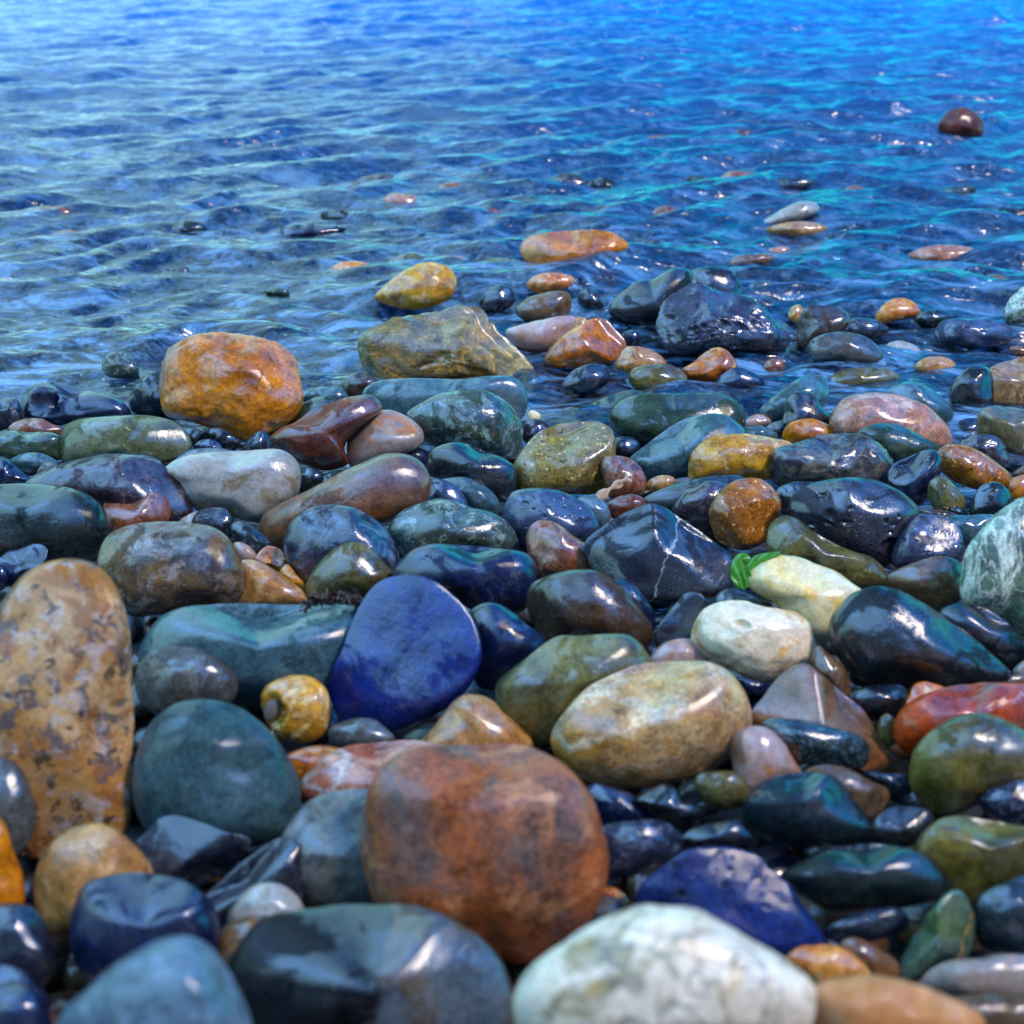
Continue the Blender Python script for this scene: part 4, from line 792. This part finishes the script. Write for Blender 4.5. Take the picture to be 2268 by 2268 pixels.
# ------------------------------------------------------------------ shingle bed: small stones nobody could count
rng = np.random.default_rng(5)
BEDC = [(96,94,66),(74,96,72),(50,58,76),(104,74,52),(150,112,72),(104,104,98),(58,60,62),(32,44,84),(150,84,56),(168,170,168),(74,110,116),(42,58,52),(78,66,76),(182,146,104)]
def bed(cells, kmesh, zoff, name):
    v, f = ico(kmesh); VV = []; FF = []; CC = []; base = 0
    for (x, y, r) in cells:
        A = rng.normal(size=(3, 3)); Q, _ = np.linalg.qr(A)
        sc3 = r * np.array([rng.uniform(.9, 1.45), rng.uniform(.7, 1.0), rng.uniform(.45, .7)])
        a = rng.uniform(0, 6.28); tl = rng.uniform(-.35, .35); tl2 = rng.uniform(-.35, .35)
        Rz = np.array([[math.cos(a), -math.sin(a), 0], [math.sin(a), math.cos(a), 0], [0, 0, 1]])
        Rx = np.array([[1, 0, 0], [0, math.cos(tl), -math.sin(tl)], [0, math.sin(tl), math.cos(tl)]])
        Ry = np.array([[math.cos(tl2), 0, math.sin(tl2)], [0, 1, 0], [-math.sin(tl2), 0, math.cos(tl2)]])
        d = 1 + .10 * np.sin(v @ (Q[0] * 2.6) + a) + .06 * np.sin(v @ (Q[1] * 4.2) + 2 * a)
        P = (v * d[:, None] * sc3) @ (Rz @ Rx @ Ry).T + np.array([x, y, float(ground(y)) + zoff + rng.uniform(-.006, .006)])
        VV.append(P); FF.append(f + base); base += len(v)
        c = lin(BEDC[rng.integers(len(BEDC))], rng.uniform(.10, .32)); CC.append(np.tile(c, (len(v), 1)))  # tones cut far down so crevice shade sits in the pebbles' colour
    VV = np.concatenate(VV); FF = np.concatenate(FF); CC = np.concatenate(CC)
    me = bpy.data.meshes.new(name); me.vertices.add(len(VV)); me.vertices.foreach_set('co', VV.ravel())
    me.loops.add(len(FF) * 3); me.loops.foreach_set('vertex_index', FF.ravel().astype(np.int32))
    me.polygons.add(len(FF)); me.polygons.foreach_set('loop_start', np.arange(0, len(FF) * 3, 3, dtype=np.int32))
    me.polygons.foreach_set('loop_total', np.full(len(FF), 3, np.int32)); me.polygons.foreach_set('use_smooth', np.ones(len(FF), bool))
    at = me.color_attributes.new('tone', 'FLOAT_COLOR', 'POINT'); at.data.foreach_set('color', CC.ravel().astype(np.float32))
    me.update(); me.validate()
    me.materials.append(bedmat)
    o = bpy.data.objects.new(name, me); COL.objects.link(o); return o
bedmat = simple_mat('shingle', (.1, .1, .1, 1), .4, attr='tone', coat=.7, nscale=120)
cells = []
sp = .034
for y in np.arange(.12, 4.2, sp):
    for x in np.arange(-2.1, 2.1, sp):
        xx = x + rng.uniform(-.012, .012); yy = y + rng.uniform(-.012, .012)
        d = np.array([xx, yy, float(ground(yy))]) - CAM; zf = d @ FWD
        if zf <= .05: continue
        px = 1134 + F * (d @ RIGHT) / zf; py = 1134 - F * (d @ UP) / zf
        infr = -150 < px < 2418 and -60 < py < 2500
        if not infr: continue
        cells.append((xx, yy, rng.uniform(.013, .022)))
b1 = bed(cells, 2, -.032, 'shingle_bed'); tag(b1, 'small wet shingle filling the gaps under the larger stones', 'shingle', kind='stuff')
cells = []
sp = .075
for y in np.arange(-.5, 2.2, sp):
    for x in np.arange(-2.2, 2.2, sp):
        xx = x + rng.uniform(-.02, .02); yy = y + rng.uniform(-.02, .02)
        if math.hypot(xx, yy) < .18: continue
        d = np.array([xx, yy, float(ground(yy)) + .03]) - CAM; zf = d @ FWD
        if zf > .05:
            px = 1134 + F * (d @ RIGHT) / zf; py = 1134 - F * (d @ UP) / zf
            m_ = F * .07 / zf
            if -m_ < px < 2268 + m_ and -m_ < py < 2268 + m_: continue
        cells.append((xx, yy, rng.uniform(.032, .055)))
b2 = bed(cells, 3, .0, 'shingle_beach'); tag(b2, 'wet rounded shingle of the beach all around', 'shingle', kind='stuff')

# ------------------------------------------------------------------ the sea
rows = np.concatenate([np.geomspace(.80, 8.0, 620), np.geomspace(8.2, 300, 90)])
uu = np.linspace(-1, 1, 641)
WY, U = np.meshgrid(rows, uu, indexing='ij')
WX = U * (WY * .85 + .55)
rw = np.random.default_rng(11)
Z = np.zeros_like(WX)
# many small wind ripples, crests roughly along X and a little skewed, plus cross chop near the shore
wx = WX + .03 * np.sin(WY * 9 + WX * 4) ; wy = WY + .04 * np.sin(WX * 7 + 1.3) + .02 * np.sin(WX * 17 + WY * 11)
for lam0, cnt, slope, spread in ((.34, 9, .055, .26), (.17, 13, .080, .28), (.085, 16, .072, .36), (.042, 20, .050, .5), (.022, 20, .024, .9)):
    for _ in range(cnt):
        lam = lam0 * rw.uniform(.7, 1.4); th = math.pi / 2 + .20 + rw.normal() * spread; kx, ky = math.cos(th), math.sin(th)
        ph = rw.uniform(0, 6.28); kk = 2 * math.pi / lam
        env = .6 + .6 * np.sin(kx * -ky * WX * 3 + WY * rw.uniform(1, 4) + WX * rw.uniform(-3, 3) + ph * 3)
        fade = np.clip(1.6 * lam / (WY * .011) / 2.5, 0, 1)
        arg = kk * (kx * wx + ky * wy) + ph
        Z += fade * env * slope / kk * (np.sin(arg) + .22 * np.sin(2 * arg))
shore = np.clip((WY - .95) / .40, .3, 1.2); Z *= shore * 1.0
edge = .0
VV = np.stack([WX, WY, Z + edge], -1).reshape(-1, 3)
nr, nc = WX.shape
I = np.arange(nr * nc).reshape(nr, nc)
FF = np.stack([I[:-1, :-1], I[:-1, 1:], I[1:, 1:], I[1:, :-1]], -1).reshape(-1, 4)
me = bpy.data.meshes.new('water'); me.vertices.add(len(VV)); me.vertices.foreach_set('co', VV.ravel())
me.loops.add(len(FF) * 4); me.loops.foreach_set('vertex_index', FF.ravel().astype(np.int32))
me.polygons.add(len(FF)); me.polygons.foreach_set('loop_start', np.arange(0, len(FF) * 4, 4, dtype=np.int32))
me.polygons.foreach_set('loop_total', np.full(len(FF), 4, np.int32)); me.polygons.foreach_set('use_smooth', np.ones(len(FF), bool))
dep = np.clip(-(ground(VV[:, 1])), 0, 1).astype(np.float32)
at = me.attributes.new('depth', 'FLOAT', 'POINT'); at.data.foreach_set('value', dep)
me.update()
water = bpy.data.objects.new('water', me); COL.objects.link(water); tag(water, kind='structure')
m = bpy.data.materials.new('sea_water'); m.use_nodes = True; nt = m.node_tree; nt.nodes.clear(); L = nt.links.new
out = N(nt, 'ShaderNodeOutputMaterial')
tr = N(nt, 'ShaderNodeBsdfTransparent'); tr.inputs['Color'].default_value = (.40, .70, 1.0, 1)
body = N(nt, 'ShaderNodeBsdfDiffuse'); body.inputs['Color'].default_value = (.0001, .115, .36, 1)
gl = N(nt, 'ShaderNodeBsdfGlossy'); gl.inputs['Roughness'].default_value = .17; gl.inputs['Color'].default_value = (1, 1, 1, 1)
fr = N(nt, 'ShaderNodeFresnel'); fr.inputs['IOR'].default_value = 1.6
tcn = N(nt, 'ShaderNodeTexCoord'); mpn = N(nt, 'ShaderNodeMapping'); L(tcn.outputs['Object'], mpn.inputs[0])
mpn.inputs['Scale'].default_value = (1, 2.6, 1); mpn.inputs['Rotation'].default_value = (0, 0, -.15)
n1 = N(nt, 'ShaderNodeTexNoise'); n1.inputs['Scale'].default_value = 17; n1.inputs['Detail'].default_value = 3; n1.inputs['Roughness'].default_value = .55; n1.inputs['Distortion'].default_value = .6
L(mpn.outputs[0], n1.inputs['Vector'])
bp = N(nt, 'ShaderNodeBump'); bp.inputs['Strength'].default_value = .7; bp.inputs['Distance'].default_value = .014
L(n1.outputs[0], bp.inputs['Height'])
for q in (fr, gl): L(bp.outputs[0], q.inputs['Normal'])
at_ = N(nt, 'ShaderNodeAttribute', attribute_name='depth')
dm = N(nt, 'ShaderNodeMapRange', interpolation_type='SMOOTHSTEP'); L(at_.outputs['Fac'], dm.inputs['Value'])
dm.inputs['From Min'].default_value = -.01; dm.inputs['From Max'].default_value = .34; dm.inputs['To Min'].default_value = .0; dm.inputs['To Max'].default_value = .93
m1 = N(nt, 'ShaderNodeMixShader'); L(dm.outputs[0], m1.inputs[0]); L(tr.outputs[0], m1.inputs[1]); L(body.outputs[0], m1.inputs[2])
m2 = N(nt, 'ShaderNodeMixShader'); L(fr.outputs[0], m2.inputs[0]); L(m1.outputs[0], m2.inputs[1]); L(gl.outputs[0], m2.inputs[2])
# thin froth plus bright water streaks painted into the diffuse colour
n3 = N(nt, 'ShaderNodeTexNoise'); n3.inputs['Scale'].default_value = 9; n3.inputs['Detail'].default_value = 8; n3.inputs['Roughness'].default_value = .68; n3.inputs['Distortion'].default_value = 1.4
L(mpn.outputs[0], n3.inputs['Vector'])
fm = N(nt, 'ShaderNodeMapRange', interpolation_type='SMOOTHSTEP'); L(n3.outputs[0], fm.inputs['Value'])
fm.inputs['From Min'].default_value = .47; fm.inputs['From Max'].default_value = .66; fm.inputs['To Max'].default_value = .24
fs = N(nt, 'ShaderNodeMapRange'); L(at_.outputs['Fac'], fs.inputs['Value'])
fs.inputs['From Min'].default_value = 0; fs.inputs['From Max'].default_value = .05; fs.inputs['To Min'].default_value = 2.0; fs.inputs['To Max'].default_value = 1.0
fmm = N(nt, 'ShaderNodeMath', operation='MULTIPLY'); L(fm.outputs[0], fmm.inputs[0]); L(fs.outputs[0], fmm.inputs[1]); fm = fmm
froth_bright = N(nt, 'ShaderNodeBsdfDiffuse'); froth_bright.inputs['Color'].default_value = (.24, .50, .76, 1)
m3 = N(nt, 'ShaderNodeMixShader'); L(fm.outputs[0], m3.inputs[0]); L(m1.outputs[0], m3.inputs[1]); L(froth_bright.outputs[0], m3.inputs[2]); L(m3.outputs[0], m2.inputs[1])
L(m2.outputs[0], out.inputs['Surface'])
water.data.materials.append(m)
# ------------------------------------------------------------------ seaweed, twig, tuft
def by_label(t):
    for s in ST:
        if t in s['label']: return s
def front_point(px, py, s, extra=0.0):
    cx, cy = s['c']; dx, dy = px - cx, -(py - cy)
    rho = min(.97, math.hypot(dx, dy) / float(rad(s, np.array([math.atan2(dy, dx)]))[0]))
    dz = s['Dp'] * (1 - rho ** s['nn']) ** (1 / s['nn']) / F * s['t']
    t = s['t'] - dz - extra
    return CAM + ray(px, py) * t
def leaf_mat(name, col, rough=.3, trans=.3):
    m = bpy.data.materials.new(name); m.use_nodes = True; nt = m.node_tree; L = nt.links.new
    p = nt.nodes['Principled BSDF']; p.inputs['Roughness'].default_value = rough
    n = N(nt, 'ShaderNodeTexNoise'); n.inputs['Scale'].default_value = 260; n.inputs['Detail'].default_value = 4
    tcn = N(nt, 'ShaderNodeTexCoord'); L(tcn.outputs['Object'], n.inputs['Vector'])
    mxn = N(nt, 'ShaderNodeMix', data_type='RGBA'); L(n.outputs[0], mxn.inputs['Factor'])
    mxn.inputs['A'].default_value = tuple(v * .45 for v in col[:3]) + (1,); mxn.inputs['B'].default_value = tuple(min(1, v * 1.6) for v in col[:3]) + (1,)
    L(mxn.outputs['Result'], p.inputs['Base Color']); p.inputs['Coat Weight'].default_value = .25
    p.inputs['Subsurface Weight'].default_value = 0
    return m
def ribbon(bm, pts, widths, normal, wob=0.0, seg=10, thick=.0006):
    rows_ = []
    P = [Vector(p) for p in pts]
    for i, (p, w_) in enumerate(zip(P, widths)):
        t = (P[min(i+1, len(P)-1)] - P[max(i-1, 0)]).normalized(); side = t.cross(Vector(normal)).normalized()
        r_ = []
        for j in range(seg + 1):
            u = j / seg * 2 - 1
            q = p + side * u * w_ + Vector(normal) * (wob * math.sin(u * 4 + i * 1.1) * w_ + (1 - u * u) * w_ * .12)
            r_.append(q)
        rows_.append(r_)
    top = [[bm.verts.new(q) for q in r_] for r_ in rows_]; bot = [[bm.verts.new(q - Vector(normal) * thick) for q in r_] for r_ in rows_]
    n, k = len(top), seg + 1
    for i in range(n - 1):
        for j in range(k - 1):
            bm.faces.new((top[i][j], top[i][j+1], top[i+1][j+1], top[i+1][j]))
            bm.faces.new((bot[i][j], bot[i+1][j], bot[i+1][j+1], bot[i][j+1]))
        bm.faces.new((top[i][0], top[i+1][0], bot[i+1][0], bot[i][0])); bm.faces.new((top[i][k-1], bot[i][k-1], bot[i+1][k-1], top[i+1][k-1]))
def resample(P, n=24):
    P = np.array(P, float); t = np.linspace(0, len(P) - 1, n); out = []
    for v in t:
        i = min(int(v), len(P) - 2); f = v - i
        p0 = P[max(i-1, 0)]; p1 = P[i]; p2 = P[i+1]; p3 = P[min(i+2, len(P)-1)]
        out.append(.5 * ((2*p1) + (-p0+p2)*f + (2*p0-5*p1+4*p2-p3)*f*f + (-p0+3*p1-3*p2+p3)*f**3))
    return out
def bmo(name, bm, mat):
    me = bpy.data.meshes.new(name); bmesh.ops.recalc_face_normals(bm, faces=bm.faces[:]); bm.to_mesh(me); bm.free()
    me.polygons.foreach_set('use_smooth', [True] * len(me.polygons)); me.materials.append(mat)
    o = bpy.data.objects.new(name, me); COL.objects.link(o); return o
def tp(tile, x, y):
    ox, oy = TILES[tile]; k = TSC.get(tile, .310559); return ox + x * k, oy + y * k
yw = by_label('glossy white and yellow stone')
bm = bmesh.new(); nrm = tuple(-FWD)
def pt(x, y, e=.003):
    px, py = tp('G', x, y); return front_point(px, py, yw, e)
pa = resample([pt(1960, 565), pt(1880, 585), pt(1800, 610), pt(1745, 660), pt(1715, 700)], 20)
ribbon(bm, pa, [.0008 + .0022 * math.sin(min(1, (i + 1) / 20) * 2.8) for i in range(20)], nrm, .15)
pa = resample([pt(1740, 610), pt(1690, 600), pt(1655, 660), pt(1650, 740), pt(1680, 810)], 20)
ribbon(bm, pa, [.0010 + .0036 * math.sin(min(1, (i + 1) / 21) * 3.0) for i in range(20)], nrm, .2)
pa = resample([pt(1735, 640), pt(1715, 700), pt(1700, 770), pt(1680, 815)], 14)
ribbon(bm, pa, [.0022 * math.sin((i + 1) / 15 * 3.0) + .0015 for i in range(14)], nrm, .5)
o = bmo('seaweed', bm, leaf_mat('green_weed', (.05, .22, .012), .25)); tag(o, 'bright green seaweed draped over the tip of the white and yellow stone', 'seaweed')
# dark tuft
sb = by_label('broad low blue green stone'); so = by_label('olive grey pointed stone'); bm = bmesh.new(); rr = random.Random(4)
tt = min(sb['t'], so['t'] - .012) - .018
for i in range(90):
    x = 350 + 440 * rr.random(); y = 770 - 60 * math.sin((x - 340) / 460 * 3.14) + rr.uniform(-25, 40)
    p = [CAM + ray(*tp('F', x + dx, y + dy)) * (tt + rr.uniform(-.006, .008)) for dx, dy in ((0, 0), (rr.uniform(-30, 30), rr.uniform(-30, 30)), (rr.uniform(-60, 60), rr.uniform(-45, 45)))]
    p = resample(p, 7); ribbon(bm, p, [.0011 * (1.1 - j / 7) for j in range(7)], nrm, .2, 2, .0008)
o = bmo('seaweed', bm, leaf_mat('dark_weed', (.045, .018, .012), .5)); tag(o, 'tuft of dark brown dried seaweed lying on the broad blue green stone', 'seaweed')
# twig
sr = by_label('orange brown stone right of the speckled'); bm = bmesh.new()
tt = min(sr['t'], by_label('bright blue pebble behind')['t'] + .01) - .035
p = [CAM + ray(*tp('G', x, y)) * (sr['t'] - .022 - e) for x, y, e in ((665, 175, .012), (720, 120, .010), (780, 85, .006), (840, 45, .004), (870, 5, .0))]
P_ = resample(p, 16)
ribbon(bm, P_, [.0035 + .0016 * math.sin(i * .9) - .00012 * i for i in range(16)], nrm, .5, 4, .003)
P2 = resample([P_[9], P_[9] + np.array([.006, 0, .004]), P_[9] + np.array([.011, .0, .002])], 5); ribbon(bm, P2, [.0016] * 5, nrm, .3, 3, .002)
o = bmo('twig', bm, leaf_mat('dead_wood', (.42, .26, .15), .7)); tag(o, 'short pale broken twig lying across the orange brown stone by the speckled boulder', 'twig')

# the broken mouth of the shell: dark solid, shade put into its colour
sh = by_label('golden yellow rounded shell'); o = sh['obj']
o.data.materials[0].node_tree.nodes['Principled BSDF'].inputs['Roughness'].default_value = .5
v, f = ico(4); cx, cy = sh['c']; k_ = sh['t'] / F
mx_, my_ = tp('F', 135, 1520)
C_ = front_point(mx_, my_, sh, -.004)
P = v[:, 0:1] * RIGHT * 17 * k_ + v[:, 1:2] * UP * 25 * k_ + v[:, 2:3] * (-FWD) * 8 * k_ + RIGHT * (v[:, 1:2] * 6 * k_)
m_ = mesh_obj('opening', P, f, leaf_mat('shell_mouth_shade', (.10, .075, .06), .6)); m_.parent = o
m_.location = Vector(C_) - o.location
